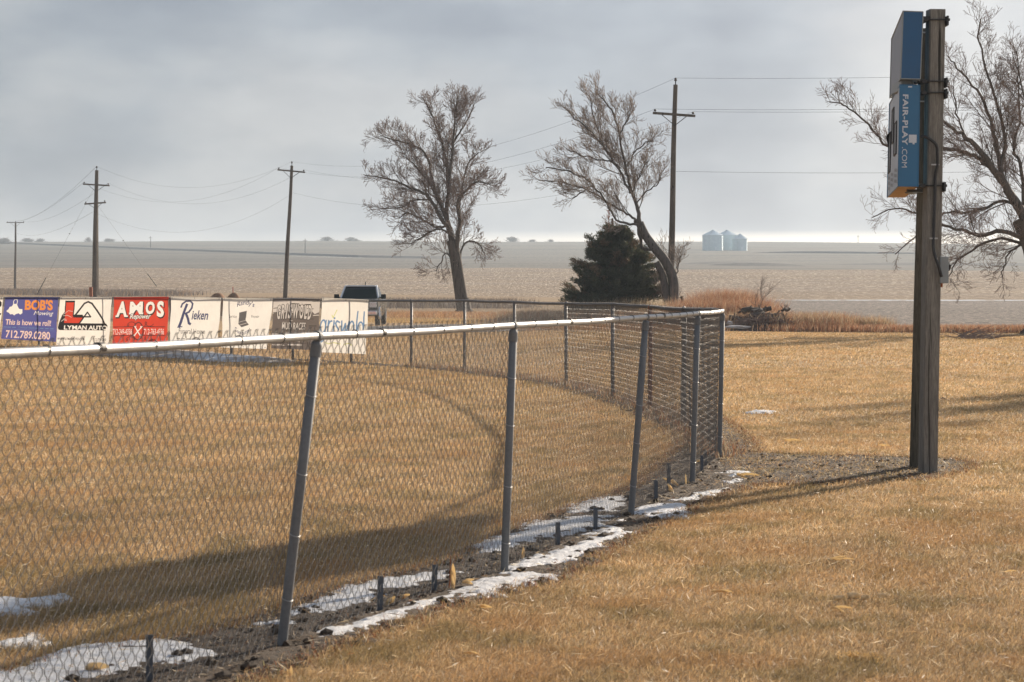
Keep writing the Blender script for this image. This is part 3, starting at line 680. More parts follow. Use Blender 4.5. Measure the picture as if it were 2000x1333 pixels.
# side lettering, reading downwards
A, B, C, D, E, Fv = Lc
def side(u, v, l=1): return A.lerp(B, u).lerp(C.lerp(D, u), 1-v)+Vector((0, -.002*l-.002, 0))
ss = Sheet(side)
def rot_text(t, v0, v1, u0, u1, **k):      # runs from v0 (top) down to v1; letter tops face right
    p, f = glyphs(t, **k); ss.mb('letter').add([side(u0+(u1-u0)*q[1], v0+(v1-v0)*q[0]) for q in p], f)
rot_text('FAIR-PLAY', .905, .405, .14, .42, bold=.028, space=1.08); rot_text('.COM', .385, .185, .14, .41)
ss.poly('letter', [(.48, .51), (.88, .51), (.88, .43), (.78, .43), (.78, .415), (.68, .415), (.68, .43), (.48, .43)][::-1]); ss.poly('letter', [(.40, 1-.01), (.60, 1-.01), (.60, .975), (.40, .975)])
ss.finish(SBt, {})
# face: recessed lamp windows and captions along the receding front
def face(s, v, l=0.): return A.lerp(E, s).lerp(C.lerp(Fv, s), 1-v)+(A-B).normalized()*(.004*l)
sm = MB(); vis = MB()
for s0, s1, v0, v1 in ((.22, .42, .36, .68), (.50, .66, .52, .87), (.76, .94, .25, .66)):
    P = [face(s0, v1, 1), face(s0, v0, 1), face(s1, v0, 1), face(s1, v1, 1)]; sm.add(P, [(0, 1, 2, 3)])
    sm.build('lamp_window', M['slot'], SBt); sm = MB(); hd = MB()
    for a, b in ((0, 1), (1, 2), (2, 3), (3, 0)): hd.tube([P[a], P[b]], .008, 6)
    hd.build('window_frame', M['cable'], COL.objects[-1])
p = face(.76, .67, 1); q = face(.95, .67, 1); o_ = (A-B).normalized()*.035
vis.add([p, q, q+o_-Vector((0,0,.03)), p+o_-Vector((0,0,.03))], [(0, 1, 2, 3)]); vis.add([q, q+o_-Vector((0,0,.03)), q-Vector((0,0,.2))], [(0, 1, 2)])
vis.build('window_hood', M['cable'], SBt)
cm = MB()
for s0, t in ((.12, 'GUEST'), (.45, 'INNING'), (.75, 'HOME')):
    for k in range(3):
        for j in range(3):
            a, b = s0+j*.07, s0+j*.07+.045; v = .05+k*.055+.01*j; cm.add([face(a, v, 2), face(a, v+.032, 2), face(b, v+.032, 2), face(b, v, 2)], [(0, 3, 2, 1)])
cm.build('caption_marks', M['slot'], SBt)
# clamps round the posts
def clamp(P0, P1, z, w, hasplate=True):
    f = (z-P0.z)/(P1.z-P0.z); c = P0.lerp(P1, f); mb = MB(); h = w/2+.008
    for dy in (-h, h): mb.tube([c+Vector((-h-.09, dy, 0)), c+Vector((h+.02, dy, 0))], .007, 6)
    mb.box(c+Vector((h+.008, 0, -.01)), (.02, w+.06, .09), bev=.003); mb.box(c+Vector((-h-.03, 0, 0)), (.05, w+.05, .035), bev=.004)
    for dy in (-h, h):
        mb.lathe(c+Vector((h+.018, dy, 0)), [(.0, 0), (.013, 0), (.013, .012), (.0, .012)], 6, Vector((1, 0, 0)))
    mb.build('clamp', M['cable'] if hasplate else M['boxgrey'], SBt)
for y in (41, 161, 183, 364): clamp(pb, pt, AT(1820, y, pb.y).z, .158)
for y in (66, 200, 376): clamp(qb, qt, AT(1800, y, qb.y).z, .158, False)
mb = MB(); mb.box(AT(1788, 373, 20.5), (.16, .05, .025)); mb.build('mounting_arm', M['cable'], SBt); mb = MB(); mb.box(AT(1808, 36, pb.y-.05), (.12, .05, .03)); mb.build('mounting_arm', M['cable'], SBt)
# conduit and electrical box on the near post
EB = AT(1842, 528, pb.y-.02); bx = empty('electrical_box', (EB.x, EB.y, EB.z-.13), 'small grey electrical disconnect box on the right side of the nearer timber post', 'electrical box')
mb = MB(); mb.box(EB, (.082, .13, .25), bev=.006); mb.build('housing', M['boxgrey'], bx)
mb = MB(); mb.box(EB+Vector((.047, 0, .035)), (.016, .07, .085), bev=.004); mb.tube([EB+Vector((.05, -.03, .0)), EB+Vector((.065, -.035, .05))], .01, 8); mb.build('switch_handle', M['cable'], bx)
mb = MB(); mb.lathe(EB+Vector((-.02, 0, -.16)), [(0, 0), (.017, 0), (.017, .035), (0, .035)], 12); mb.build('conduit_fitting', M['rust'], bx)
fy = pb.y-.105
cpts = [AT(1798, 267, fy-.02), AT(1808, 268, fy-.03), AT(1820, 275, fy-.03), AT(1830, 288, fy-.02), AT(1831, 320, fy-.01), AT(1827, 345, fy), AT(1826, 380, fy), AT(1824, 440, fy), AT(1823, 480, fy-.01), AT(1826, 500, fy-.02), AT(1833, 520, fy-.03), AT(1839, 541, fy-.02)]
def smooth_path(P, k=5):
    out = []
    for i in range(len(P)-1):
        p0, p1, p2, p3 = P[max(i-1, 0)], P[i], P[i+1], P[min(i+2, len(P)-1)]
        for j in range(k):
            t = j/k; out.append(.5*((2*p1)+(p2-p0)*t+(2*p0-5*p1+4*p2-p3)*t*t+(3*p1-p0-3*p2+p3)*t**3))
    return out+[P[-1]]
mb = MB(); mb.tube(smooth_path(cpts), .0145, 10); o = mb.build('cable', M['cable'], smooth=True); tag(o, 'black cable looping down the nearer timber post from scoreboard to electrical box', 'cable')
for yy in (322, 466): mb = MB(); c = AT(1827 if yy < 400 else 1823.5, yy, fy-.012); mb.box(c, (.075, .008, .014)); o.children; q = mb.build('cable_strap', M['rail'], o)

# ------------------------------------------------------------------ utility poles and wires
def gz(x, y): return float(H(x, y))
M['insul'] = plain('brown_porcelain', (.055, .04, .035), .25)
def upole(bx, Y, tx, ty, r, arms, label, base_py=None, lean_x=0):
    """arms: list of (px left, py left, px right, py right)"""
    T = AT(tx, ty, Y); Bp = AT(bx, 600, Y); b = Vector((Bp.x, Y, gz(Bp.x, Y)))
    root = empty('utility_pole', b, label, 'utility pole', 'wooden utility poles across the fields')
    mb = MB(); pts = [b+Vector((0, 0, -.3))]+[b.lerp(T, f)+Vector((.035*math.sin(f*5+bx)*math.sin(f*PI), 0, 0)) for f in np.linspace(0, 1, 12)]
    mb.tube(pts, [r*1.25]+[r*(1.25-.5*f) for f in np.linspace(0, 1, 12)], 14); mb.build('pole', M['pole'], root, smooth=False)
    pin = MB(); pin.tube([T-Vector((0,0,.3)), T+Vector((0, 0, .22))], .03, 6); pin.build('pole_pin', M['dark'], root)
    ins = MB(); ins.lathe(T+Vector((0, 0, .2)), [(0, 0), (.06, .0), (.085, .04), (.05, .09), (.08, .12), (.045, .17), (0, .19)], 10); ins.build('insulator', M['insul'], root, smooth=True)
    heads = [T+Vector((0, 0, .36))]
    for lx, ly, rx, ry in arms:
        Lp = AT(lx, ly, Y-.18); Rp = AT(rx, ry, Y-.18); d = (Rp-Lp).normalized(); m = (Lp+Rp)/2
        a = MB(); rot = Matrix.Rotation(-math.atan2(d.z, d.x), 4, 'Y'); a.box(m, ((Rp-Lp).length, .11, .13), rot); a.build('crossarm', M['pole'], root)
        br = MB(); c = AT(bx+(tx-bx)*.8, 0, Y); cz = m.z-(Rp-Lp).length*.26
        cx = Vector((lerp(b.x, T.x, (cz-b.z)/(T.z-b.z)), Y-.15, cz))
        for sgn in (-1, 1): br.tube([cx, m+d*sgn*(Rp-Lp).length*.29+Vector((0, -.02, -.06))], .022, 5)
        br.build('brace', M['dark'], root)
        for P in (Lp+d*.12, Rp-d*.12):
            i2 = MB(); i2.tube([P, P+Vector((0, 0, .16))], .018, 5); i2.lathe(P+Vector((0, 0, .1)), [(0, 0), (.06, 0), (.075, .05), (.05, .1), (0, .12)], 10)
            i2.build('insulator', M['insul'], root, smooth=True); heads.append(P+Vector((0, 0, .22)))
    return root, b, T, heads
P4r, b4, T4, h4 = upole(1307, 116, 1319.5, 166, .155, [(1275, 221, 1358, 227)], 'tall utility pole with one crossarm standing behind the leaning bare tree')
P3r, b3, T3, h3 = upole(556, 189, 570, 324, .17, [(542, 332, 596, 337)], 'slightly leaning utility pole with one crossarm behind the brown mud race banner')
P2r, b2, T2, h2 = upole(184, 195, 189, 333, .21, [(162, 360, 214, 363), (165, 399, 207, 396)], 'thick utility pole with two crossarms and guy wires behind the car shop banner')
P1r, b1, T1, h1 = upole(29.5, 412, 30.5, 436, .2, [(13, 435, 47, 435)], 'farthest thin utility pole with one crossarm near the left edge of the photo')
x_ = MB(); x_.tube([AT(189.5, 384, 195.3), AT(190.5, 575, 195.6)], .11, 8); x_.build('riser_conduit', M['pole'], P2r)
x_ = MB(); x_.box(AT(177.5, 571, 194), (.28, .25, .9), bev=.02); o = x_.build('utility_pedestal', M['rust']); tag(o, 'small brown utility pedestal standing at the foot of the double crossarm pole', 'utility box')
def catenary(a, b, sag, n=24): return [a.lerp(b, t)+Vector((0, 0, -4*sag*t*(1-t))) for t in np.linspace(0, 1, n)]
EPt = Vector((64, 100, 14.3))
ends = [EPt+Vector((0, 0, .3)), EPt+Vector((-.6, 1, -1.3)), EPt+Vector((.6, -1, -1.4)), EPt+Vector((0, 0, -4.6))]
p5 = MB(); p5.tube([Vector((64, 100, 0)), EPt], [.19, .13], 12); r5 = empty('utility_pole', (64, 100, 0), 'utility pole beyond the right edge carrying the wires onward', 'utility pole'); p5.build('pole', M['pole'], r5); p5 = MB(); p5.box(EPt+Vector((0, 0, -1.6)), (.13, 2.4, .13)); p5.build('crossarm', M['pole'], r5)
n4 = AT(1311, 335, 116); n3 = AT(573, 377, 189); n2 = AT(182, 414, 195); n1 = AT(30, 455, 412)
wl = [('topmost power line running along the pole tops', [h1[0], h2[0], h3[0], h4[0], ends[0]], (1.2, 2.1, 2.0, .9)),
      ('power line on the left ends of the crossarms', [h1[1], h2[1], h3[1], h4[1], ends[1]], (1.2, 2.4, 2.0, .9)),
      ('power line on the right ends of the crossarms', [h1[2], h2[2], h3[2], h4[2], ends[2]], (1.2, 2.4, 2.0, .9)),
      ('lowest neutral wire fixed to the poles well below the crossarms', [n1, n2, n3, n4, ends[3]], (1.2, 2.6, 1.6, .9))]
for lab, P, sg in wl:
    mb = MB()
    for ((a, b), s), rw in zip(zip(zip(P[:-1], P[1:]), sg), (.009, .006, .0062, .0085)): mb.tube(catenary(a, b, s), rw, 4, caps=False)
    o = mb.build('power_line', M['cable']); tag(o, lab, 'wire', 'overhead wires strung between the utility poles')
for lab, a, (gx, gy, gY) in (('guy wire slanting down left from the pole with two crossarms', AT(183, 369, 195), (72, 576, 196)), ('guy wire slanting down right from the pole with two crossarms', AT(192, 403, 195), (306, 560, 199))):
    g = AT(gx, gy, gY); mb = MB(); mb.tube([a, g], .007, 4); mb.tube([a.lerp(g, .42), a.lerp(g, .425)], .07, 6); mb.tube([a.lerp(g, .84), g], .035, 5)
    o = mb.build('guy_wire', M['cable']); tag(o, lab, 'guy wire')
for px, yb, yt, Y in ((294, 487, 462, 1440), (596, 501, 467, 1150), (1676, 475, 460, 1850)):
    b = AT(px, yb, Y); b.z = gz(b.x, Y)-.3; t = AT(px, yt, Y); mb = MB(); mb.tube([b, t], [.28, .2], 6); mb.box(t-Vector((0, 0, 1)), (2.4, .2, .2)); o = mb.build('utility_pole', M['pole'])
    tag(o, {294: 'tiny distant pole on the hill left of the far road', 596: 'tiny distant pole on the hill right of the leaning pole', 1676: 'tiny distant pole on the skyline right of the grain bins'}[px], 'utility pole')

# ------------------------------------------------------------------ bare trees
class Tree:
    def __init__(s, Y, seed, rmin, prm):
        s.Y = Y; s.r = random.Random(seed); s.tr = MB(); s.br = MB(); s.tw = MB(); s.rmin = rmin; s.p = prm; s.n = 0
    def grow(s, p, d, L, r, lvl):
        rr = s.r; n = (6, 5, 4, 3, 2)[lvl]; pts = [p]; rad = [r]; dirs = [d]; j = s.p['wig']
        for i in range(n):
            d = (d+Vector((rr.gauss(0, j), rr.gauss(0, j), rr.gauss(0, j)+s.p['up']))).normalized()
            if s.p.get('drift'): d = (d+Vector(s.p['drift'])*.09).normalized()
            p = p+d*(L/n); pts.append(p); rad.append(max(s.rmin, r*(1-.72*(i+1)/n))); dirs.append(d)
        (s.br if lvl < 2 else s.tw).tube(pts, rad, 5 if lvl < 2 else 3, caps=False); s.n += 1
        s.kids(pts, rad, dirs, L, lvl)
    def kids(s, pts, rad, dirs, L, lvl, dens=1.):
        if lvl >= s.p['max']: return
        rr = s.r; k = max(1, round(L/s.p['sp'][lvl]*dens*rr.uniform(.8, 1.2))); n = len(pts)-1
        for c in range(k):
            f = min(.995, .10+.9*(c+rr.random())/k); i = min(n-1, int(f*n)); q = pts[i].lerp(pts[i+1], f*n-i); d = dirs[min(i+1, n)]
            a = rr.uniform(0, 2*PI); u = d.orthogonal().normalized(); w = d.cross(u); sp = math.tan(R(rr.uniform(24, 52)))
            nd = d+(u*math.cos(a)+w*math.sin(a))*sp; nd.y *= .8; nd.z += .12; nd = nd.normalized()
            l = s.p['ln'][lvl]*rr.uniform(.5, 1.2)*(1.2-.8*f)
            if lvl: l = min(l, L*.8)
            s.grow(q, nd, l, max(s.rmin, min(rad[i]*rr.uniform(.4, .6), l*.014)), lvl+1)
    def limb(s, P, w0, w1, dep=0, trunk=False, dens=1., L=None):
        """main limb whose outline follows the photo; its depth wanders"""
        Pw = [AT(x, y, s.Y) for x, y in P]; n = len(P); tot = sum((Pw[i+1]-Pw[i]).length for i in range(n-1)); acc = 0; w0 *= .60 if not trunk else .88
        for i in range(n):
            if i: acc += (Pw[i]-Pw[i-1]).length
            x, y = P[i]; Pw[i] = AT(x, y, s.Y+dep*acc*.5+(s.r.uniform(-.25, .25) if i and not trunk else 0))
        sp = smooth_path(Pw, 4); m = len(sp); k = s.Y/F/2; rad = [max(s.rmin, lerp(w0, w1, (i/(m-1))**.8)*k) for i in range(m)]
        if not trunk: sp = [q+Vector((s.r.gauss(0, .03), 0, s.r.gauss(0, .03))) if 0 < i < m-1 else q for i, q in enumerate(sp)]
        (s.tr if trunk else s.br).tube(sp, rad, 14 if trunk else 7, caps=False)
        if dens > 0:
            dirs = [(sp[min(i+1, m-1)]-sp[max(0, i-1)]).normalized() for i in range(m)]; s.kids(sp, rad, dirs, tot, 0, dens*(L or 1))
    def done(s, name, label, bm, tm, cat='tree', group=None):
        b = s.base; root = empty(name, b, label, cat, group)
        s.tr.build('trunk', bm, root, smooth=True); s.br.build('branches', bm, root, smooth=True); s.tw.build('twigs', tm, root)
        print(label, 'branches', s.n); return root
def px(o, sc, L): return [(o[0]+x/sc, o[1]+y/sc) for x, y in L]
def flare(t, x, y, w): # root flare
    c = AT(x, y, t.Y); c.z = gz(c.x, t.Y); t.base = c; k = t.Y/F/2
    for i in range(7):
        a = i*.9+.3; t.tr.tube([c+Vector((0, 0, w*k*2.2)), c+Vector((math.cos(a)*w*k*.7, math.sin(a)*w*k*.7, w*k*.55)), c+Vector((math.cos(a)*w*k*1.9, math.sin(a)*w*k*1.9, -.08))], [w*k*.75, w*k*.5, w*k*.16], 8, caps=False)
# first tree: upright, twin stemmed, Z = 150 m
t = Tree(150, 11, .0108, dict(up=.055, wig=.042, sp=(.38, .24, .18, .20), ln=(2.3, 1.2, .66, .36), max=4))
q = lambda *L: px((680, 140), 2.666, [((x-560)*(1.0 if x > 400 else 1.03)+552, 1285-(1285-y)*.955) for x, y in L])
flare(t, 907, 614, 27)
t.limb(q((612, 1285), (600, 1190), (590, 1120), (576, 1020), (562, 930), (548, 860)), 31, 21, trunk=True, dens=0)
t.limb(q((560, 900), (530, 800), (480, 720), (440, 640), (400, 600), (330, 570), (270, 540), (200, 520), (110, 505)), 17, 2, -.3, dens=.9)
t.limb(q((540, 800), (500, 690), (462, 600), (440, 500), (415, 390), (350, 340), (250, 310), (190, 290)), 15, 2, .3, dens=.9)
t.limb(q((548, 870), (520, 720), (530, 600), (520, 450), (500, 350), (470, 250), (430, 150), (410, 110)), 17, 2, .15)
t.limb(q((578, 1010), (578, 850), (588, 750), (578, 650), (640, 570), (690, 540), (750, 560)), 18, 2, -.4)
t.limb(q((530, 600), (550, 400), (560, 250), (565, 150), (580, 70)), 11, 2, -.1)
t.limb(q((520, 780), (470, 790), (400, 750), (330, 710), (280, 740)), 9, 2, .5, dens=1.1)
t.limb(q((545, 830), (470, 800), (400, 840), (340, 880)), 8, 2, -.5, dens=1.1)
t.limb(q((590, 960), (610, 880), (680, 870), (720, 930)), 8, 2, .4, dens=1)
t.limb(q((588, 750), (590, 640), (610, 520), (640, 430), (690, 380)), 9, 2, .5)
t.limb(q((570, 1010), (520, 930), (490, 980), (465, 1030)), 6, 2, -.3, dens=1)
t.limb(q((462, 600), (400, 500), (340, 430), (300, 400)), 7, 2, .5)
t.limb(q((556, 330), (600, 250), (640, 180), (660, 120)), 7, 2, .3)
t.limb(q((440, 640), (360, 640), (300, 680), (190, 690)), 6, 2, .6)
t.done('bare_tree', 'upright bare tree with two rising stems left of centre behind the fence', M['bark'], M['twig'])
# second tree: leaning, wind combed to the left
t = Tree(112, 23, .0078, dict(up=.05, wig=.04, sp=(.27, .19, .15, .165), ln=(1.7, .95, .52, .28), max=4, drift=(-.6, 0, .45)))
q = lambda *L: px((1030, 140), 2.777, [(x, 1240-(1240-y)*.978) for x, y in L])
flare(t, 1313, 626, 22)
t.limb([(1312, 630)]+q((793, 1240), (790, 1120), (745, 1020), (690, 950), (640, 880), (608, 810)), 25, 16, trunk=True, dens=0)
t.limb([(1306, 628)]+q((755, 1240), (738, 1120), (715, 1060), (700, 1030)), 20, 12, .1, trunk=True, dens=0)
t.limb(q((690, 960), (625, 950), (605, 850), (590, 790)), 10, 8, .2, dens=0)
t.limb(q((612, 820), (600, 740), (570, 650), (545, 560), (520, 450), (497, 330), (475, 230), (425, 150), (370, 80)), 15, 2, .1, dens=1)
t.limb(q((600, 820), (540, 815), (480, 790), (430, 700), (360, 600), (280, 550), (180, 515), (100, 505)), 9, 2, -.4, dens=.9)
t.limb(q((590, 800), (540, 760), (450, 710), (380, 660), (300, 620), (200, 590), (60, 575)), 9, 2, .3, dens=.9)
t.limb(q((560, 650), (500, 530), (440, 430), (400, 370), (330, 290), (260, 230), (200, 170)), 9, 2, -.3, dens=.9)
t.limb(q((505, 510), (450, 470), (380, 460), (280, 430), (210, 400)), 6, 2, .4, dens=1)
t.limb(q((545, 500), (580, 420), (640, 370), (680, 350)), 6, 2, .3)
t.limb(q((595, 700), (640, 640), (700, 600), (725, 560)), 5, 2, -.3)
t.limb(q((570, 640), (605, 560), (630, 500), (655, 470)), 5, 2, .4)
t.limb(q((497, 330), (530, 260), (565, 200)), 5, 2, -.3)
t.limb(q((440, 430), (380, 300), (350, 180), (340, 110)), 6, 2, .3)
t.limb(q((360, 600), (300, 640), (240, 680)), 5, 2, .3)
t.limb([(1318, 560), (1322, 530), (1330, 500)], 5, 2, .2, dens=.6, L=1.2); t.limb([(1310, 540), (1302, 515), (1296, 490)], 4, 2, .2, dens=.5, L=1.)
t.done('bare_tree', 'bare tree leaning left with wind combed branches beside the dark evergreen', M['barklight'], M['twiglight'])
# third tree: broad crown at the right edge
t = Tree(85, 5, .0062, dict(up=.02, wig=.07, sp=(.30, .21, .155, .165), ln=(1.7, .95, .52, .28), max=4))
q = lambda *L: px((1600, 20), 2.2225, L)
flare(t, 2050, 652, 60)
t.limb([(2050, 655), (2046, 600), (2036, 540), (2024, 480), (2000, 425)], 84, 50, trunk=True, dens=0)
t.limb([(2005, 435)]+q((830, 800), (790, 740), (700, 620), (620, 540), (545, 490), (500, 440)), 38, 3, -.2, dens=1.08)
t.limb(q((800, 745), (770, 600), (745, 480), (685, 350), (600, 250), (560, 200)), 18, 2, .3, dens=1.15)
t.limb(q((795, 700), (805, 550), (770, 400), (720, 250), (690, 110), (700, 40)), 15, 2, -.1, dens=1.15)
t.limb(q((880, 860), (780, 720), (700, 650), (640, 620), (540, 605), (440, 600), (300, 590), (250, 540), (170, 460), (100, 410), (45, 400)), 20, 2, .1, dens=1.01)
t.limb([(2026, 480)]+q((889, 990), (800, 960), (700, 980), (640, 960), (540, 940), (430, 890), (330, 860), (230, 900)), 20, 2, -.3, dens=1.01)
t.limb([(2026, 485)]+q((889, 1010), (750, 1000), (640, 1060), (590, 1100), (560, 1170)), 14, 2, .4, dens=1.22)
t.limb(q((889, 1010), (840, 1040), (800, 1110), (790, 1160)), 8, 2, -.4, dens=1.08)
t.limb(q((870, 850), (800, 830), (720, 860), (620, 880), (540, 880), (440, 960), (330, 1060)), 13, 2, .5, dens=1.08)
t.limb([(2000, 430)]+q((880, 700), (850, 600), (870, 450), (860, 300), (840, 180)), 15, 2, .4, dens=1.15)
t.limb(q((640, 560), (600, 470), (590, 380), (580, 330)), 8, 2, .4)
t.limb(q((540, 600), (480, 660), (380, 700)), 7, 2, -.3, dens=1.08)
t.limb([(2010, 430), (2035, 300), (2060, 170), (2060, 80)], 26, 3, .2, dens=1.08); t.limb([(2020, 450), (2090, 330), (2170, 240)], 22, 3, -.2, dens=0.94); t.limb([(2040, 520), (2110, 440), (2220, 400)], 20, 3, .2, dens=0.94)
t.limb([(2035, 300), (2000, 190), (1985, 100)], 10, 2, -.3, dens=1.08)
t.done('bare_tree', 'large spreading bare tree at the right edge, its crown behind the timber posts', M['bark'], M['twig'])

# one more of the same trees stands just outside the frame; its crown shades the lawn
src = [o for o in COL.objects if o.type == 'EMPTY' and o.get('category') == 'tree'][-1]
cp = src.copy(); COL.objects.link(cp); cp.location = (20.5, 52, 0); cp.rotation_euler = (0, 0, 1.3); cp.scale = (.85,)*3; cp['label'] = 'bare tree standing beyond the right edge of the lawn, outside the photo'
for ch in list(src.children): c2 = ch.copy(); COL.objects.link(c2); c2.parent = cp
# distant shrubs and trees on the skyline
def blob_tree(px_, yb, w, h, Y, label, seed):
    r = random.Random(seed); b = AT(px_, yb, Y); b.z = gz(b.x, Y)-.2; k = Y/F; mb = MB()
    for i in range(int(26+w*1.5)):
        x = r.gauss(0, w*k*.24); hh = h*k*(1-(x/(w*k*.62))**2)*r.uniform(.7, 1.05); hh = max(hh, h*k*.3); p0 = b+Vector((x*.35, r.gauss(0, w*k*.1), 0)); p1 = p0+Vector((x*.4, r.gauss(0, 1), hh*.55)); p2 = p1+Vector((x*.5+r.gauss(0, w*k*.07), r.gauss(0, 1), hh*.45)); mb.tube([p0, p1, p2], [.3, .22, .12], 3, caps=False)
        for _ in range(5): a = p1.lerp(p2, r.random()); mb.tube([a, a+Vector((r.gauss(0, w*k*.1), r.gauss(0, .5), r.uniform(.2, 1)*h*k*.22))], [.13, .07], 3, caps=False)
    tag(mb.build('distant_tree', M['twig']), label, 'tree', 'far off bare trees on the skyline')
for i, a in enumerate([(8, 477, 26, 12, 1700, 'leftmost far tree clump on the skyline at the left edge'), (54, 473, 26, 8, 1950, 'far tree clump on the skyline between the two leftmost poles, left of three'), (80, 474, 16, 8, 1950, 'far small tree on the skyline between the two leftmost poles'), (172, 474, 12, 9, 1950, 'tiny far tree just left of the double crossarm pole'), (213, 475, 20, 7, 1950, 'low far tree clump just right of the double crossarm pole'),
                        (638, 475, 26, 10, 1950, 'far tree clump on the skyline right of the leaning pole'), (686, 477, 26, 9, 1950, 'far tree clump on the skyline just left of the upright bare tree'), (775, 476, 20, 5, 1950, 'faint low tree clump behind the upright bare tree crown'), (1000, 476, 24, 11, 1950, 'far tree clump on the skyline between the two bare trees'), (1040, 477, 14, 6, 1950, 'tiny faint far tree just right of the clump between the two bare trees'), (1075, 477, 12, 6, 1950, 'faint far tree just left of the dark evergreen')]): blob_tree(*a, seed=i)

# ------------------------------------------------------------------ dark evergreen
def evergreen():
    Y = 113.5; r = random.Random(4); c = AT(1196, 626, Y); c.z = 0; k = Y/F
    root = empty('evergreen_tree', c, 'dark bushy evergreen with ragged outline beside the leaning bare tree', 'tree'); tr = MB()
    tr.tube([c, c+Vector((0, 0, 5.5))], [.22, .05], 8)
    prof = [(0, 84), (.12, 98), (.30, 92), (.48, 76), (.65, 60), (.78, 46), (.90, 26), (1., 8)]
    V = []; Fc = []; C = []
    for b in range(400):
        f = r.random()**1.05; a = r.uniform(0, 2*PI); lobes = 1+.14*math.sin(a*3+f*9)+.10*math.sin(a*5-f*17)
        Rr = np.interp(f, [p[0] for p in prof], [p[1] for p in prof])*k*lobes*r.choice([.6, .8, .9, 1., 1.03, 1.1]); z0 = f*4.75+.15; off = .25*math.sin(f*3.1)+(.2 if f > .6 else 0)*math.cos(f*20)
        p = c+Vector((off, 0, z0)); d = Vector((math.cos(a), math.sin(a), r.uniform(.0, .5))).normalized(); tip = max(.5, Rr); cur = Vector((0, 0, r.uniform(-.25, .35)))
        bp = lambda s_: p+d*tip*s_+cur*(s_*s_)*tip*.5
        tr.tube([bp(0), bp(.5), bp(.95)], [.022, .014, .005], 3, caps=False); rusty = r.random() < .14; shade0 = r.uniform(.7, 1.25)
        for i in range(int(30+tip*46)):
            s_ = .22+.80*r.random()**.8; wd = .20*(1.15-s_)+.03; q = bp(s_)+Vector((r.gauss(0, wd), r.gauss(0, wd), r.gauss(0, wd*.55)))
            t0 = .05+.035*r.random(); shade = shade0*r.uniform(.8, 1.25); ru = rusty if r.random() < .8 else r.random() < .10
            for _ in range(4):
                u = (d*.8+Vector((r.gauss(0, .6), r.gauss(0, .6), r.gauss(.35, .5)))).normalized(); w = u.orthogonal().normalized(); w = (Matrix.Rotation(r.uniform(0, PI), 3, u) @ w)
                o = q+Vector((r.gauss(0, .05), r.gauss(0, .05), r.gauss(0, .05))); i0 = len(V); V += [o-w*.020, o+w*.020, o+u*t0*2.4]; Fc.append((i0, i0+1, i0+2))
                cc = (.19*shade, .125*shade, .075*shade) if ru else (.078*shade, .082*shade, .047*shade); C += [cc]*3
    tr.build('trunk', M['bark'], root); m = blade_mat('evergreen_foliage', .35, .6, .3)
    o = np_mesh('foliage', np.array([tuple(v) for v in V]), np.array(Fc), 3, m, np.array(C)); o.parent = root; o.matrix_parent_inverse = Matrix.Translation(-c)
    s = MB(); x = AT(1189, 425, Y-.3); s.tube([x-Vector((0, 0, .9)), x+Vector((.02, 0, .45))], [.03, .01], 5)
    for i in range(40): 
        p = x+Vector((0, 0, r.uniform(-.5, .35))); s.tube([p, p+Vector((r.gauss(0, .14), r.gauss(0, .1), r.uniform(.05, .25)))], [.012, .005], 3)
    s.build('brown_top', M['rust'], root)
evergreen()
b = AT(1331, 590, 108); b.z = 0; mb = MB(); rr = random.Random(2); mb.tube([b, b+Vector((0, 0, 1.35))], [.03, .01], 5)
for i in range(80):
    f = rr.random(); p = b+Vector((0, 0, .2+1.1*f)); a = rr.uniform(0, 6.28); l = (.42*(1-f)+.06); mb.tube([p, p+Vector((math.cos(a)*l, math.sin(a)*l, .12))], [.012, .006], 3)
    for _ in range(5): s = p+Vector((math.cos(a)*l, math.sin(a)*l, .12))*1.0*rr.random(); s = p.lerp(p+Vector((math.cos(a)*l, math.sin(a)*l, .12)), rr.random()); mb.tube([s, s+Vector((rr.gauss(0, .05), rr.gauss(0, .05), .06))], .008, 3)
tag(mb.build('evergreen_seedling', plain('dull_evergreen', (.06, .06, .04), .8)), 'small evergreen seedling just right of the leaning tree trunk', 'tree')

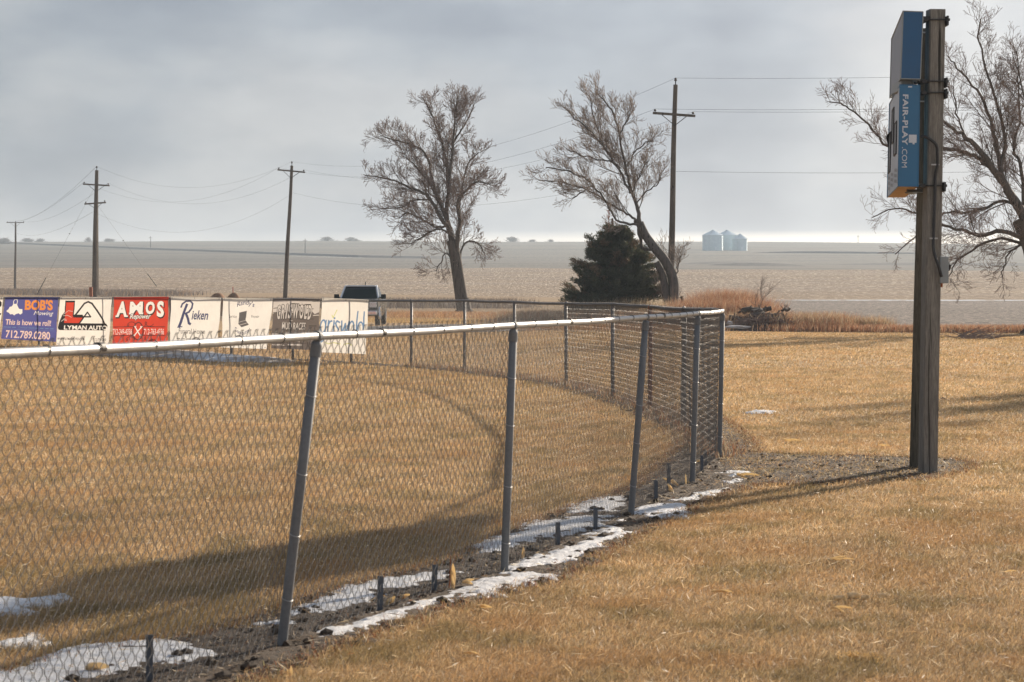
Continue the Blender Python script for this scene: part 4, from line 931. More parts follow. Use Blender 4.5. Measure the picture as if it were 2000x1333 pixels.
# ------------------------------------------------------------------ grain bins
M['bin'] = NB('galvanised_bin').obj().m
def binmat():
    b = NB('galvanised_bin').obj(); n = b.noise(.6, 4); w = b.noise(3, 3, .5, (.02, .02, 3))
    b.col(b.mix(.4, b.ramp(n, [(.3, (.42, .56, .62)), (.7, (.56, .70, .75))]), b.ramp(w, [(.4, (.44, .57, .62)), (.6, (.60, .72, .76))]))).set(rough=.55, metal=.25); return b.m
M['bin'] = binmat(); M['binroof'] = plain('bin_roof', (.62, .72, .77), .5, .3, .1, .3)
def gbin(cx, w, eave, peak, base, Y, label):
    k = Y/F; c = AT(cx, base, Y); zb = gz(c.x, Y)-.5; r = w*k/2; ze = AT(cx, eave, Y).z; zp = AT(cx, peak, Y).z; root = empty('grain_bin', (c.x, Y, zb), label, 'grain bin', 'three round grain bins on the far hill')
    prof = [(r, 0)]; h = ze-zb; n = int(h/.82)
    for i in range(n): z0, z1 = h*i/n, h*(i+1)/n; prof += [(r+.06, z0+.15), (r+.06, z1-.12), (r, z1)]
    mb = MB(); mb.lathe((c.x, Y, zb), prof, 40); mb.build('wall', M['bin'], root)
    mb = MB(); mb.lathe((c.x, Y, ze), [(r+.25, -.1), (r+.25, .05), (.5, zp-ze-.3), (.5, zp-ze), (.0, zp-ze+.25)], 40)
    for j in range(28): a = j*2*PI/28; mb.tube([Vector((c.x+(r+.25)*math.cos(a), Y+(r+.25)*math.sin(a), ze+.08)), Vector((c.x+.5*math.cos(a), Y+.5*math.sin(a), zp-.2))], .05, 3)
    mb.build('roof', M['binroof'], root)
    mb = MB(); mb.box((c.x+r*.2, Y-r-.1, zb+1.7), (1.0, .25, 2.0), bev=.03); mb.build('door', M['binroof'], root)
    mb = MB()
    for s in (-.25, .25): mb.tube([Vector((c.x-r*.4+s, Y-r*.93, zb+.3)), Vector((c.x-r*.4+s, Y-r*.93, ze)), Vector((c.x+s*.3, Y-.6, zp))], .05, 4)
    mb.build('ladder', M['boxgrey'], root)
gbin(1392, 40, 460, 449.5, 491, 1345, 'left grain bin of the three on the far hill'); gbin(1419.5, 40, 460, 449.5, 491, 1362, 'middle grain bin of the three on the far hill'); gbin(1445, 29, 467, 457, 491, 1345, 'smaller right grain bin of the three on the far hill')

# ------------------------------------------------------------------ far road and terrace banks
def ribbon(name, pts, hw, mat, lift=.3, kind='structure', label=None, zfix=None):
    """pts: (px, Y) ; a ribbon draped on the terrain"""
    V = []; P = []
    for (x0, y0), (x1, y1) in zip(pts[:-1], pts[1:]):
        for t in np.linspace(0, 1, 12, endpoint=False): P.append((lerp(x0, x1, t), lerp(y0, y1, t)))
    P.append(pts[-1]); n = len(P)
    for i, (a, Y) in enumerate(P):
        X = (a-1000)/F*Y; tp = (1 if hw[0] > 2.5 else max(0, math.sin(PI*i/(n-1)))**.7); w = hw[0]+(hw[1]-hw[0])*tp
        for dy, l in ((-w, .02), (-w*.6, lift*tp), (w*.6, lift*tp), (w, .02)):
            y = Y+dy; V.append((X*y/Y, y, gz(X*y/Y, y)+l))
    Fc = [(i*4+j, i*4+j+1, (i+1)*4+j+1, (i+1)*4+j) for i in range(n-1) for j in range(3)]
    mb = MB(); mb.add(V, Fc); o = mb.build(name, mat, smooth=False, recalc=True); o['kind'] = kind
    return o
ribbon('far_road', [(-600, 2000), (0, 1770), (150, 1560), (300, 1400), (550, 1180), (700, 1080), (830, 1050), (960, 1055)], (3, 13), M['bank'], 1.1)
ribbon('field_bank', [(1330, 850), (1430, 855), (1525, 850)], (2, 18), M['bank'], 1.1); ribbon('field_bank', [(1380, 790), (1480, 780), (1580, 765)], (2, 16), M['bank'], 1.1)
ribbon('field_bank', [(1625, 845), (1740, 850), (2100, 850), (2400, 860)], (2, 16), M['bank'], 1.1); ribbon('field_bank', [(1470, 1250), (1600, 1240), (1900, 1200)], (1, 8), M['bank'], 1.1)
b = NB('thin_patchy_snow'); b.col(b.ramp(b.noise(.5, 5, .8, (1, .5, 1)), [(.42, (.24, .20, .165)), (.58, (.42, .45, .49))])).set(rough=.9); M['farsnow'] = b.m
ribbon('snow_strip', [(1440, 292), (1600, 286), (1800, 284), (2000, 286), (2400, 288)], (1, 4), M['farsnow'], .12); ribbon('snow_strip', [(560, 1090), (660, 1075), (720, 1050)], (1, 4), M['farsnow'], .15)
ribbon('gravel_road', [(560, 84), (700, 92), (860, 96), (980, 98), (1120, 101)], (6, 8.5), M['gravel'], .05)

# ------------------------------------------------------------------ pickup truck
def truck():
    Y = 101.; k = Y/F; c = AT(697, 640, Y); c.z = 0.05; root = empty('pickup_truck', c, 'dark pickup truck facing the camera, parked behind the white banner with blue letters', 'pickup truck')
    yaw = R(-1); Rm = Matrix.Rotation(yaw, 3, 'Z')
    P = lambda x, y, z: c+Rm@Vector((x, y, z))
    paint = plain('dark_metallic_paint', (.035, .04, .042), .2, .3, .05, 3); silver = plain('silver_roof_paint', (.60, .62, .63), .25, .4, .03, 3); chrome = plain('chrome', (.8, .8, .8), .12, 1., .03, 3)
    glass = plain('windshield_glass', (.010, .016, .016), .12, 0, .05, 3, .12); rub = plain('tyre_rubber', (.02, .02, .02), .9); lampm = plain('headlamp_lens', (.75, .75, .72), .12, .3, .02)
    def loft(mb, secs):   # secs: list of closed rings with equal count
        n = len(secs[0]); b = len(mb.v); mb.v += [tuple(p) for s in secs for p in s]
        for i in range(len(secs)-1):
            for j in range(n): mb.f.append((b+i*n+j, b+i*n+(j+1) % n, b+(i+1)*n+(j+1) % n, b+(i+1)*n+j)); mb.m.append(0)
        mb.f += [tuple(b+j for j in reversed(range(n))), tuple(b+(len(secs)-1)*n+j for j in range(n))]; mb.m += [0, 0]
    def ring(y, hw, z0, z1, r=.12): return [P(*q) for q in ((-hw+r*.5, y, z0), (hw-r*.5, y, z0), (hw, y, z0+r), (hw, y, z1-r), (hw-r, y, z1), (-hw+r, y, z1), (-hw, y, z1-r), (-hw, y, z0+r))]
    b = MB(); loft(b, [ring(.0, .93, .52, 1.18), ring(.12, .98, .46, 1.24), ring(1.2, 1.0, .42, 1.27), ring(1.6, 1.0, .42, 1.28), ring(3.9, 1.0, .42, 1.28), ring(5.7, .99, .48, 1.27)]); b.build('body', paint, root, recalc=True)
    def cring(y, hw, z1): return [P(*q) for q in ((-.93, y, 1.2), (.93, y, 1.2), (.93, y, 1.28), (hw+.02, y, z1-.06), (hw-.07, y, z1), (-hw+.07, y, z1), (-hw-.02, y, z1-.06), (-.93, y, 1.28))]
    cb = MB(); loft(cb, [cring(1.45, .85, 1.30), cring(2.15, .74, 1.84), cring(2.5, .75, 1.88), cring(3.5, .75, 1.86), cring(3.75, .8, 1.5)]); cb.build('cab', paint, root, recalc=True)
    rp_ = MB(); rp_.box(P(0, 2.12, 1.855), (1.42, .10, .06), Rm.to_4x4(), bev=.02); loft(rp_, [[P(x, y, z) for x, y, z in ((-.66, yy, 1.865), (.66, yy, 1.865), (.66, yy, 1.90), (-.66, yy, 1.90))] for yy in (2.2, 3.4)]); rp_.build('roof_panel', silver, root, recalc=True)
    for sx in (-1, 1): pl = MB(); pl.tube([P(sx*.90, 1.42, 1.28), P(sx*.75, 2.12, 1.83), P(sx*.75, 2.5, 1.87)], .05, 6); pl.build('pillar', silver, root)
    w = MB(); w.add([P(-.84, 1.40, 1.27), P(.84, 1.40, 1.27), P(.70, 2.10, 1.80), P(-.70, 2.10, 1.80)], [(0, 1, 2, 3)]); w.build('windshield', glass, root)
    for sx in (-1, 1):
        w = MB(); w.add([P(sx*.945, 1.75, 1.30), P(sx*.945, 2.6, 1.30), P(sx*.79, 2.55, 1.78), P(sx*.79, 2.2, 1.78)], [(0, 1, 2, 3)]); w.add([P(sx*.945, 2.68, 1.30), P(sx*.945, 3.4, 1.30), P(sx*.79, 3.3, 1.78), P(sx*.79, 2.64, 1.78)], [(0, 1, 2, 3)]); w.build('side_window', glass, root)
        m = MB(); m.box(P(sx*1.12, 1.75, 1.36), (.24, .12, .22), Rm.to_4x4(), bev=.03); m.tube([P(sx*.93, 1.75, 1.3), P(sx*1.05, 1.75, 1.33)], .03, 6); m.build('side_mirror', rub, root)
        h = MB(); h.box(P(sx*.76, -.0, .98), (.34, .10, .26), Rm.to_4x4(), bev=.03); h.build('headlight', lampm, root)
        f = MB(); f.box(P(sx*.72, -.12, .56), (.18, .06, .12), Rm.to_4x4(), bev=.02); f.build('fog_lamp', lampm, root)
        for yy in (.95, 4.6):
            t = MB(); ax = Rm@Vector((sx, 0, 0)); t.lathe(P(sx*.80, yy, .39), [(.0, 0), (.39, 0), (.40, .04), (.40, .19), (.37, .22), (.25, .225)], 26, ax); tt = t.build('wheel', rub, root)
            t = MB(); t.lathe(P(sx*.80, yy, .39), [(.25, .20), (.25, .235), (.20, .24), (.17, .20), (.05, .215), (0, .215)], 20, ax)
            for j in range(6): a = j*PI/3; t.tube([P(sx*1.02, yy, .39), P(sx*1.02, yy+.21*math.cos(a), .39+.21*math.sin(a))], .03, 5)
            t.build('rim', chrome, tt)
        ar = MB(); ar.tube([P(sx*1.01, .95+.47*math.cos(a), .40+.47*math.sin(a)) for a in np.linspace(-.2, PI+.2, 14)], .035, 6); ar.build('wheel_arch', chrome, root)
        d = MB()
        for yy in (1.65, 2.65, 3.6): d.tube([P(sx*1.004, yy, .55), P(sx*1.004, yy, 1.24)], .008, 4)
        d.build('door_seam', rub, root); d = MB(); d.box(P(sx*1.02, 2.45, 1.12), (.03, .16, .03), Rm.to_4x4()); d.build('door_handle', chrome, root)
        tw = MB(); tw.box(P(sx*1.02, 2.5, .95), (.03, 1.6, .03), Rm.to_4x4()); tw.build('side_trim', chrome, root)
    g = MB(); g.box(P(0, -.03, .96), (1.1, .08, .36), Rm.to_4x4(), bev=.03); g.build('grille', rub, root)
    g = MB()
    for z in (.82, .96, 1.10): g.box(P(0, -.085, z), (1.12, .05, .045), Rm.to_4x4(), bev=.01)
    g.tube([P(-.57, -.08, .78), P(.57, -.08, .78), P(.57, -.08, 1.15), P(-.57, -.08, 1.15), P(-.57, -.08, .78)], .03, 6); g.build('grille_trim', chrome, root)
    g = MB(); g.box(P(0, -.08, .60), (1.94, .22, .22), Rm.to_4x4(), bev=.05); g.build('bumper', chrome, root)
    g = MB(); g.tube([P(.15, 3.0, 1.87), P(.15, 3.05, 2.05)], .02, 5); g.build('antenna', rub, root)
truck()

# ------------------------------------------------------------------ soil, snow, mounds
SOIL = [(350, 1400), (640, 1275), (860, 1195), (1100, 1130), (1260, 1040), (1400, 975), (1480, 948), (1600, 946), (1740, 936), (1800, 940), (1880, 922), (1906, 908), (1860, 899), (1760, 894), (1600, 891), (1480, 884), (1468, 862), (1445, 842), (1418, 826), (1395, 812), (1330, 870), (1290, 905), (1250, 945), (1180, 975), (1060, 1015), (960, 1060), (880, 1098), (740, 1135), (620, 1165), (500, 1215), (350, 1250), (180, 1275), (40, 1310), (-300, 1430), (-700, 1900), (0, 1700), (160, 1480)]
SNOW = [[(-260, 1380), (0, 1316), (60, 1304), (100, 1282), (170, 1262), (290, 1257), (370, 1264), (440, 1284), (400, 1292), (300, 1305), (220, 1322), (120, 1345), (-60, 1420)],
        [(488, 1226), (560, 1208), (600, 1185), (680, 1150), (735, 1137), (800, 1128), (850, 1120), (900, 1122), (870, 1136), (815, 1150), (750, 1155), (735, 1172), (660, 1200), (600, 1206), (540, 1222)],
        [(600, 1246), (660, 1228), (720, 1212), (770, 1200), (800, 1186), (840, 1170), (890, 1158), (905, 1146), (950, 1136), (1000, 1122), (1040, 1122), (1090, 1127), (1060, 1140), (1010, 1151), (968, 1164), (880, 1178), (830, 1188), (790, 1208), (730, 1228), (680, 1242), (630, 1250)],
        [(918, 1072), (960, 1058), (1000, 1040), (1044, 1022), (1100, 1016), (1160, 1010), (1200, 1010), (1165, 1036), (1100, 1052), (1050, 1060), (1000, 1076), (940, 1082)],
        [(985, 1114), (1020, 1098), (1070, 1086), (1110, 1078), (1165, 1066), (1180, 1070), (1150, 1086), (1100, 1100), (1050, 1112), (1000, 1120)],
        [(985, 1126), (1050, 1112), (1110, 1092), (1170, 1070), (1235, 1042), (1200, 1044), (1150, 1058), (1080, 1082), (1000, 1108)],
        [(1134, 1048), (1170, 1038), (1200, 1028), (1225, 1012), (1246, 1008), (1290, 1016), (1336, 1014), (1345, 990), (1300, 986), (1262, 988), (1245, 996), (1222, 1012), (1200, 1030), (1222, 1046), (1190, 1056), (1150, 1060)][:14],
        [(1104, 992), (1140, 984), (1166, 974), (1222, 972), (1224, 990), (1200, 1002), (1160, 1004), (1110, 1004)],
        [(1320, 980), (1350, 970), (1384, 962), (1424, 955), (1420, 960), (1380, 974), (1340, 984)], [(1396, 926), (1420, 923), (1475, 923), (1460, 930), (1430, 932), (1415, 926)], [(1425, 940), (1456, 934), (1440, 944), (1420, 946)],
        [(-120, 1176), (60, 1171), (128, 1168), (110, 1186), (40, 1192), (60, 1200), (-20, 1204), (-140, 1200)], [(-90, 1262), (0, 1256), (40, 1252), (62, 1241), (80, 1246), (78, 1262), (20, 1268), (-60, 1274)],
        [(1450, 809), (1480, 806), (1514, 807), (1500, 811), (1470, 811)]]
FARSNOW = [[(60, 688), (200, 686.5), (300, 684), (420, 693), (500, 700), (578, 707), (540, 711), (440, 709), (330, 702), (200, 697), (100, 694)], [(1020, 634), (1120, 628), (1230, 633), (1330, 640), (1200, 645), (1100, 640)], [(960, 628), (1000, 622), (1060, 620), (1100, 624), (1000, 630)], [(1418, 637), (1450, 634), (1466, 640), (1430, 643)], [(1466, 645), (1470, 630), (1490, 632), (1520, 633), (1530, 640), (1490, 644)]]
def gp(poly): return [tuple(G(*p)[:2]) for p in poly]
def patch(polys, name, mat, cell, hgt, soft, seed, rag=.05, base=.006, kind='stuff', rough_=.5, grow=0.):
    V = []; Fc = []
    for pi, poly in enumerate(polys):
        P = np.array(poly); lo = P.min(0)-.15; hi = P.max(0)+.15; nx = int((hi[0]-lo[0])/cell)+2; ny = int((hi[1]-lo[1])/cell)+2
        X, Yg = np.meshgrid(lo[0]+np.arange(nx)*cell, lo[1]+np.arange(ny)*cell, indexing='ij')
        sdv = np.where(inpoly(P[:, 0], P[:, 1], X, Yg), 1, -1)*pdist(poly, X, Yg)
        nz = np.array([mnoise.noise(Vector((x*5+seed, y*5, pi)))*.6+mnoise.noise(Vector((x*14, y*14+seed, pi)))*.4+mnoise.noise(Vector((x*40, y*40, pi)))*.25 for x, y in zip(X.ravel(), Yg.ravel())]).reshape(X.shape)
        sdv = sdv+rag*nz*2.2+grow
        Z = hgt*(1-np.exp(-np.maximum(sdv, 0)/soft))*(1+rough_*nz)+base+H(X, Yg); Z = np.where(sdv < .0, base-.012+H(X, Yg), Z)
        ok = sdv > -.01; idx = -np.ones(X.shape, int); cellok = ok[:-1, :-1] | ok[1:, :-1] | ok[1:, 1:] | ok[:-1, 1:]
        use = np.zeros(X.shape, bool); use[:-1, :-1] |= cellok; use[1:, :-1] |= cellok; use[1:, 1:] |= cellok; use[:-1, 1:] |= cellok
        idx[use] = np.arange(use.sum())+len(V); V += list(map(tuple, np.stack([X[use], Yg[use], Z[use]], -1)))
        i, j = np.where(cellok); Fc += list(map(tuple, np.stack([idx[i, j], idx[i+1, j], idx[i+1, j+1], idx[i, j+1]], -1)))
    return np_mesh(name, np.array(V), np.array(Fc), 4, mat, kind=kind, smooth=True)
soil_w = gp(SOIL); snow_w = [gp(p) for p in SNOW]
patch([soil_w], 'bare_soil', M['soil'], .022, .011, .05, 3, .10, .004, 'structure', 1.9)
snow_o = patch(snow_w, 'snow', M['snow'], .013, .020, .09, 8, .062, .010, 'stuff', .9, .014)
patch([gp(p) for p in FARSNOW], 'distant_snow', M['farsnow'], .22, .08, .5, 5, .3, .02, 'stuff', .4)
far_soil = []
for sgn in (.28, -.16):
    L_ = []
    for a, b in zip(FP[:12][:-1], FP[:12][1:]): e = (b-a).normalized(); n = Vector((e.y, -e.x, 0)); n = n if n.y < 0 else -n; L_.append(tuple((a+n*sgn)[:2]))
    far_soil += L_ if sgn > 0 else L_[::-1]
patch([far_soil], 'bare_soil', M['soil'], .08, .03, .1, 9, .12, .004, 'structure', 1.6)
# clods of turf and mud along the fence
def clods():
    V = []; Fc = []; C = []; r = np.random.default_rng(2); P = np.array(soil_w); lo, hi = P.min(0), P.max(0); n = 0; mb = MB()
    while n < 1500:
        x, y = r.uniform(lo[0], hi[0]), r.uniform(max(8, lo[1]), hi[1])
        if not inpoly(P[:, 0], P[:, 1], np.array([x]), np.array([y]))[0]: continue
        s = (.005+.028*r.random()**5)*(.55 if y > 18 else 1); bm = bmesh.new(); bmesh.ops.create_icosphere(bm, subdivisions=1, radius=s)
        mb.add([Vector((v.co.x*1.3, v.co.y*1.1, v.co.z*.8))*(1+.5*mnoise.noise(v.co*60+Vector((n, 0, 0))))+Vector((x, y, s*.35+.012)) for v in bm.verts], [[v.index for v in f.verts] for f in bm.faces]); bm.free(); n += 1
    o = mb.build('soil_clods', M['soil']); o['kind'] = 'stuff'
clods()
def litter():
    r = np.random.default_rng(12); P = np.array(soil_w); lo, hi = P.min(0), P.max(0); n = 70000; X = r.uniform(lo[0], hi[0], n); Y = r.uniform(max(8, lo[1]), hi[1], n)
    ok = inpoly(P[:, 0], P[:, 1], X, Y)
    for p in snow_w: p_ = np.array(p); ok &= ~(inpoly(p_[:, 0], p_[:, 1], X, Y) & (r.random(n) < .93))
    ok &= r.random(n) < np.clip(1.6-(Y-9)/14, .25, 1); X, Y = X[ok], Y[ok]; k = len(X)
    a = r.uniform(0, 6.28, k); l = r.uniform(.005, .028, k); w = l*r.uniform(.1, .55, k); z = .014+r.uniform(0, .012, k); dx, dy = np.cos(a), np.sin(a); t = r.uniform(-.35, .35, k)*l
    V = np.stack([np.stack([X-dx*l, Y-dy*l, z-t], -1), np.stack([X-dy*w, Y+dx*w, z+.003], -1), np.stack([X+dx*l, Y+dy*l, z+t], -1), np.stack([X+dy*w, Y-dx*w, z], -1)], 1).reshape(-1, 3)
    C = np.array([(.34, .23, .13), (.05, .03, .02), (.55, .44, .30), (.03, .02, .015), (.26, .12, .06), (.08, .05, .035), (.70, .62, .50)])[r.choice(7, k, p=[.16, .22, .12, .2, .12, .13, .05])]*r.uniform(.6, 1.2, (k, 1))
    np_mesh('leaf_litter', V, (np.arange(k)*4)[:, None]+np.arange(4), 4, M['reed'], np.repeat(C[:, None], 4, 1).reshape(-1, 3), kind='stuff')
litter()
def mound(pxc, w, ytop, Y, label):
    c = AT(pxc, ytop, Y); h = c.z; k = w*Y/F/2; n = 24; mb = MB(); V = []; Fc = []
    for i in range(n):
        for j in range(n):
            x, y = (i/(n-1)*2-1)*k*1.15, (j/(n-1)*2-1)*k*1.15; r2 = (x*x+y*y)/(k*k); z = h*max(-.05, (1-r2)**1 if r2 < 1 else -.05)**1*(1+.12*mnoise.noise(Vector((x*2, y*2, pxc)))); V.append((c.x+x, Y+y, z))
    mb.add(V, [(i*n+j, (i+1)*n+j, (i+1)*n+j+1, i*n+j+1) for i in range(n-1) for j in range(n-1)]); tag(mb.build('dirt_mound', plain('brown_dirt', (.26, .16, .10), .95, 0, .35, 2, .1, .5), smooth=True), label, 'dirt mound')
mound(425, 62, 573, 150, 'left brown dirt mound above the fence top behind the funeral home banner'); mound(456, 52, 572, 145, 'right brown dirt mound above the fence top, with a red stake in it')
b = AT(455, 574, 145); mb = MB(); mb.box(b+Vector((0, 0, .1)), (.05, .05, .75), bev=.01); tag(mb.build('survey_stake', plain('red_stake_paint', (.42, .06, .04), .7)), 'thin red stake standing in the right dirt mound', 'stake')

# ------------------------------------------------------------------ grass
def blades(name, X, Y, h, w, lean, col, mat, kind='stuff', Z0=None, wind=(0, 0), seg=2):
    n = len(X); a = rng.uniform(0, 2*PI, n); Z = H(X, Y) if Z0 is None else Z0
    dx, dy = np.cos(a), np.sin(a); ln = lean*h; az = rng.uniform(0, 2*PI, n); lx, ly = np.cos(az)*ln+wind[0]*h, np.sin(az)*ln+wind[1]*h
    B0 = np.stack([X-dx*w, Y-dy*w, Z-.002], -1); B1 = np.stack([X+dx*w, Y+dy*w, Z-.002], -1)
    M0 = np.stack([X-dx*w*.8+lx*.35, Y-dy*w*.8+ly*.35, Z+h*.6], -1); M1 = np.stack([X+dx*w*.8+lx*.35, Y+dy*w*.8+ly*.35, Z+h*.6], -1)
    T = np.stack([X+lx, Y+ly, Z+h*np.clip(1-.35*lean*lean, .3, 1)], -1)
    V = np.stack([B0, B1, M1, M0, T], 1).reshape(-1, 3); b = (np.arange(n)*5)[:, None]
    Fc = np.concatenate([b+np.array([[0, 1, 2]]), b+np.array([[0, 2, 3]]), b+np.array([[3, 2, 4]])], 1).reshape(-1, 3)
    C = np.repeat(col[:, None, :], 5, 1).reshape(-1, 3)
    return np_mesh(name, V, Fc, 3, mat, C, kind=kind)
PAL = np.array([(.71, .51, .29), (.62, .43, .235), (.50, .34, .18), (.80, .64, .42), (.54, .345, .18), (.33, .23, .13), (.30, .265, .135), (.88, .77, .58)])
def vnoise(x, y, s, seed):
    r = np.random.default_rng(seed); T = r.random((64, 64)); u, v = x*s, y*s; i, j = np.floor(u).astype(int), np.floor(v).astype(int); f, g = u-i, v-j; f = f*f*(3-2*f); g = g*g*(3-2*g)
    q = lambda a, b: T[a % 64, b % 64]
    return q(i, j)*(1-f)*(1-g)+q(i+1, j)*f*(1-g)+q(i, j+1)*(1-f)*g+q(i+1, j+1)*f*g
def lawn_band(name, y0, y1, dens, h, w, shade_tone, seed, margin=.04):
    area_n = int(dens*(.476/2+margin)*(y1*y1-y0*y0)); Y = np.sqrt(rng.uniform(y0*y0, y1*y1, area_n)); X = rng.uniform(-1, 1, area_n)*Y*(.238+margin)
    ok = np.ones(area_n, bool)
    if y0 < 32:
        P = np.array(soil_w); d = np.where(inpoly(P[:, 0], P[:, 1], X, Y), -1, 1)*pdist(soil_w, X, Y); ok &= ((d+.22*(vnoise(X, Y, 6, 1)-.5)+.1*rng.normal(0, .5, area_n)) > .0) | ((rng.random(area_n) < .30+.5*vnoise(X, Y, 3, 11)) & (Y > 17.5) & (X > 2.1))
        for p in snow_w:
            P = np.array(p); lo, hi = P.min(0)-.1, P.max(0)+.1; m = (X > lo[0]) & (X < hi[0]) & (Y > lo[1]) & (Y < hi[1]); idx = np.where(m)[0]
            if len(idx): ins = inpoly(P[:, 0], P[:, 1], X[idx], Y[idx]) & (pdist(p, X[idx], Y[idx]) > .055*rng.random(len(idx))**1.5); ok[idx[ins]] = False
    X, Y = X[ok], Y[ok]; n = len(X)
    big = vnoise(X, Y, .9, 2); mid = vnoise(X, Y, 3.1, 3); fine = vnoise(X, Y, 9, 4)
    k = rng.choice(8, n, p=[.24, .22, .17, .12, .10, .08, .05, .02]); col = PAL[k]*rng.uniform(.75, 1.2, (n, 1))
    col *= (.72+.40*big+.22*fine)[:, None]; g = np.clip((mid*.55+fine*.3+big*.15-.50)*3.4, 0, .62)[:, None]; col = col*(1-g)+np.array([.25, .21, .095])*g*rng.uniform(.7, 1.2, (n, 1))
    o = np.clip((vnoise(X, Y, 1.7, 7)-.62)*2.5, 0, .6)[:, None]; col = col*(1-o)+np.array([.56, .34, .165])*o
    col *= shade_tone*np.array([.97, .93, .86])
    hh = h*rng.uniform(.35, 1.3, n)*(.6+.5*mid+.45*vnoise(X, Y, 14, 9)); ww = w*rng.uniform(.6, 1.4, n)
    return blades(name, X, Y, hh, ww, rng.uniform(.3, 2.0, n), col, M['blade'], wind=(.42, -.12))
for i, a in enumerate([(7.6, 12, 7500, .038, .0013, .80), (12, 18, 4200, .040, .0017, .86), (18, 28, 1800, .042, .0024, .95), (28, 48, 560, .045, .0040, 1.), (48, 88, 150, .05, .0075, 1.)]): lawn_band('grass', *a, seed=i)  # last value darkens near blades' colour to imitate their dimmer lighting
def straws(n, y0, y1):
    Y = np.sqrt(rng.uniform(y0*y0, y1*y1, n)); X = rng.uniform(-1, 1, n)*Y*.27; a = rng.uniform(0, 6.28, n); l = rng.uniform(.012, .045, n); w = rng.uniform(.0008, .002, n)*(Y/12)**.5; dx, dy = np.cos(a), np.sin(a); t = rng.uniform(-.015, .03, n); z = rng.uniform(.018, .04, n)+H(X, Y)
    V = np.stack([np.stack([X-dx*l, Y-dy*l, z-t], -1), np.stack([X-dy*w, Y+dx*w, z+.002], -1), np.stack([X+dx*l, Y+dy*l, z+t], -1), np.stack([X+dy*w, Y-dx*w, z-.001], -1)], 1).reshape(-1, 3)
    C = np.array([(.86, .74, .54), (.80, .62, .38), (.62, .42, .22), (.40, .20, .09), (.30, .22, .12)])[rng.choice(5, n, p=[.3, .3, .2, .1, .1])]
    np_mesh('straw', V, (np.arange(n)*4)[:, None]+np.arange(4), 4, M['blade'], np.repeat(C[:, None], 4, 1).reshape(-1, 3), kind='stuff')
straws(13000, 8, 34)
def grass_at(name, pts, sx, sy, n, h, cols_, w, lean=(.1, .7), Z0=None, mat=None, wind=(.1, 0)):
    """clumps of standing grass; pts are (px, Y) centres"""
    X = []; Y = []; 
    for p, yy in pts:
        m = n; X.append((p-1000)/F*yy+rng.normal(0, sx, m)); Y.append(yy+rng.normal(0, sy, m))
    X = np.concatenate(X); Y = np.concatenate(Y); k = len(X); c = np.array(cols_)[rng.integers(0, len(cols_), k)]*rng.uniform(.6, 1.3, (k, 1))
    return blades(name, X, Y, h*rng.uniform(.4, 1.2, k), w*rng.uniform(.6, 1.4, k), rng.uniform(*lean, k), c, mat or M['reed'], wind=wind)
def lin(a, b, ya, yb, n): return list(zip(np.linspace(a, b, n), np.linspace(ya, yb, n)))
RUSTY = [(.38, .18, .10), (.48, .28, .16), (.28, .13, .075), (.56, .41, .27)]; STRAW = [(.50, .39, .25), (.40, .28, .16), (.30, .20, .12), (.58, .48, .34)]; DULL = [(.16, .13, .11), (.22, .18, .15), (.12, .10, .09)]
grass_at('tall_grass', lin(1345, 1475, 103, 100, 12), .55, 1.3, 2600, 1.25, RUSTY, .008)       # rust brown mass
grass_at('tall_grass', lin(1375, 1450, 106, 103, 7), .5, .8, 1700, 1.65, RUSTY, .008)
grass_at('tall_grass', lin(1000, 1345, 110, 106, 26), .8, 1.4, 700, .75, STRAW+RUSTY[:2], .009)
grass_at('tall_grass', lin(1150, 1300, 111, 109, 10), .7, .8, 380, 1.25, STRAW, .009)
grass_at('tall_grass', lin(1430, 1640, 94.5, 92, 16), .4, .9, 900, .8, RUSTY+STRAW, .008)
grass_at('tall_grass', lin(1560, 1650, 91.2, 90.3, 7), .25, .3, 500, .45, RUSTY, .007)
grass_at('tall_grass', lin(1545, 2300, 91, 84, 46), .7, .55, 650, .33, RUSTY+[(.55, .33, .2)], .008)
grass_at('tall_grass', lin(1580, 1670, 93, 92, 6), .35, .5, 800, .55, STRAW, .007)
grass_at('tall_grass', lin(1670, 1720, 92, 91, 3), .3, .4, 700, .65, STRAW+RUSTY[1:2], .007)
grass_at('ditch_grass', lin(-300, 1000, 235, 205, 90), 1.3, 6, 420, .95, DULL+[(.26, .21, .16)], .02)
grass_at('ditch_grass', lin(-300, 330, 395, 350, 50), 2.5, 8, 420, 1.0, DULL+STRAW[2:3], .035)
grass_at('tall_grass', lin(740, 1000, 140, 136, 16), 1.2, 5, 600, .35, [(.50, .27, .12), (.55, .36, .18), (.42, .22, .11)], .012)
grass_at('tall_grass', lin(740, 1020, 117, 113, 16), 1.2, 3, 700, .22, [(.52, .33, .14), (.58, .42, .20)], .010)
grass_at('tall_grass', lin(1010, 1340, 96, 94, 16), 1., 3, 500, .25, [(.42, .28, .16), (.36, .20, .11)], .010)
for Pp, hh in ((FP[:9], .16),):
    X = []; Y = []
    for a, b in zip(Pp[:-1], Pp[1:]): t_ = rng.random(900); X.append(a.x+(b.x-a.x)*t_+rng.normal(0, .13, 900)); Y.append(a.y+(b.y-a.y)*t_+rng.normal(0, .15, 900))
    X = np.concatenate(X); Y = np.concatenate(Y); k = len(X); blades('fence_weeds', X, Y, hh*rng.uniform(.2, 1.2, k), .004*rng.uniform(.6, 1.4, k), rng.uniform(.1, 1, k), np.array(RUSTY+STRAW+DULL[:1])[rng.integers(0, 9, k)]*.8, M['reed'])
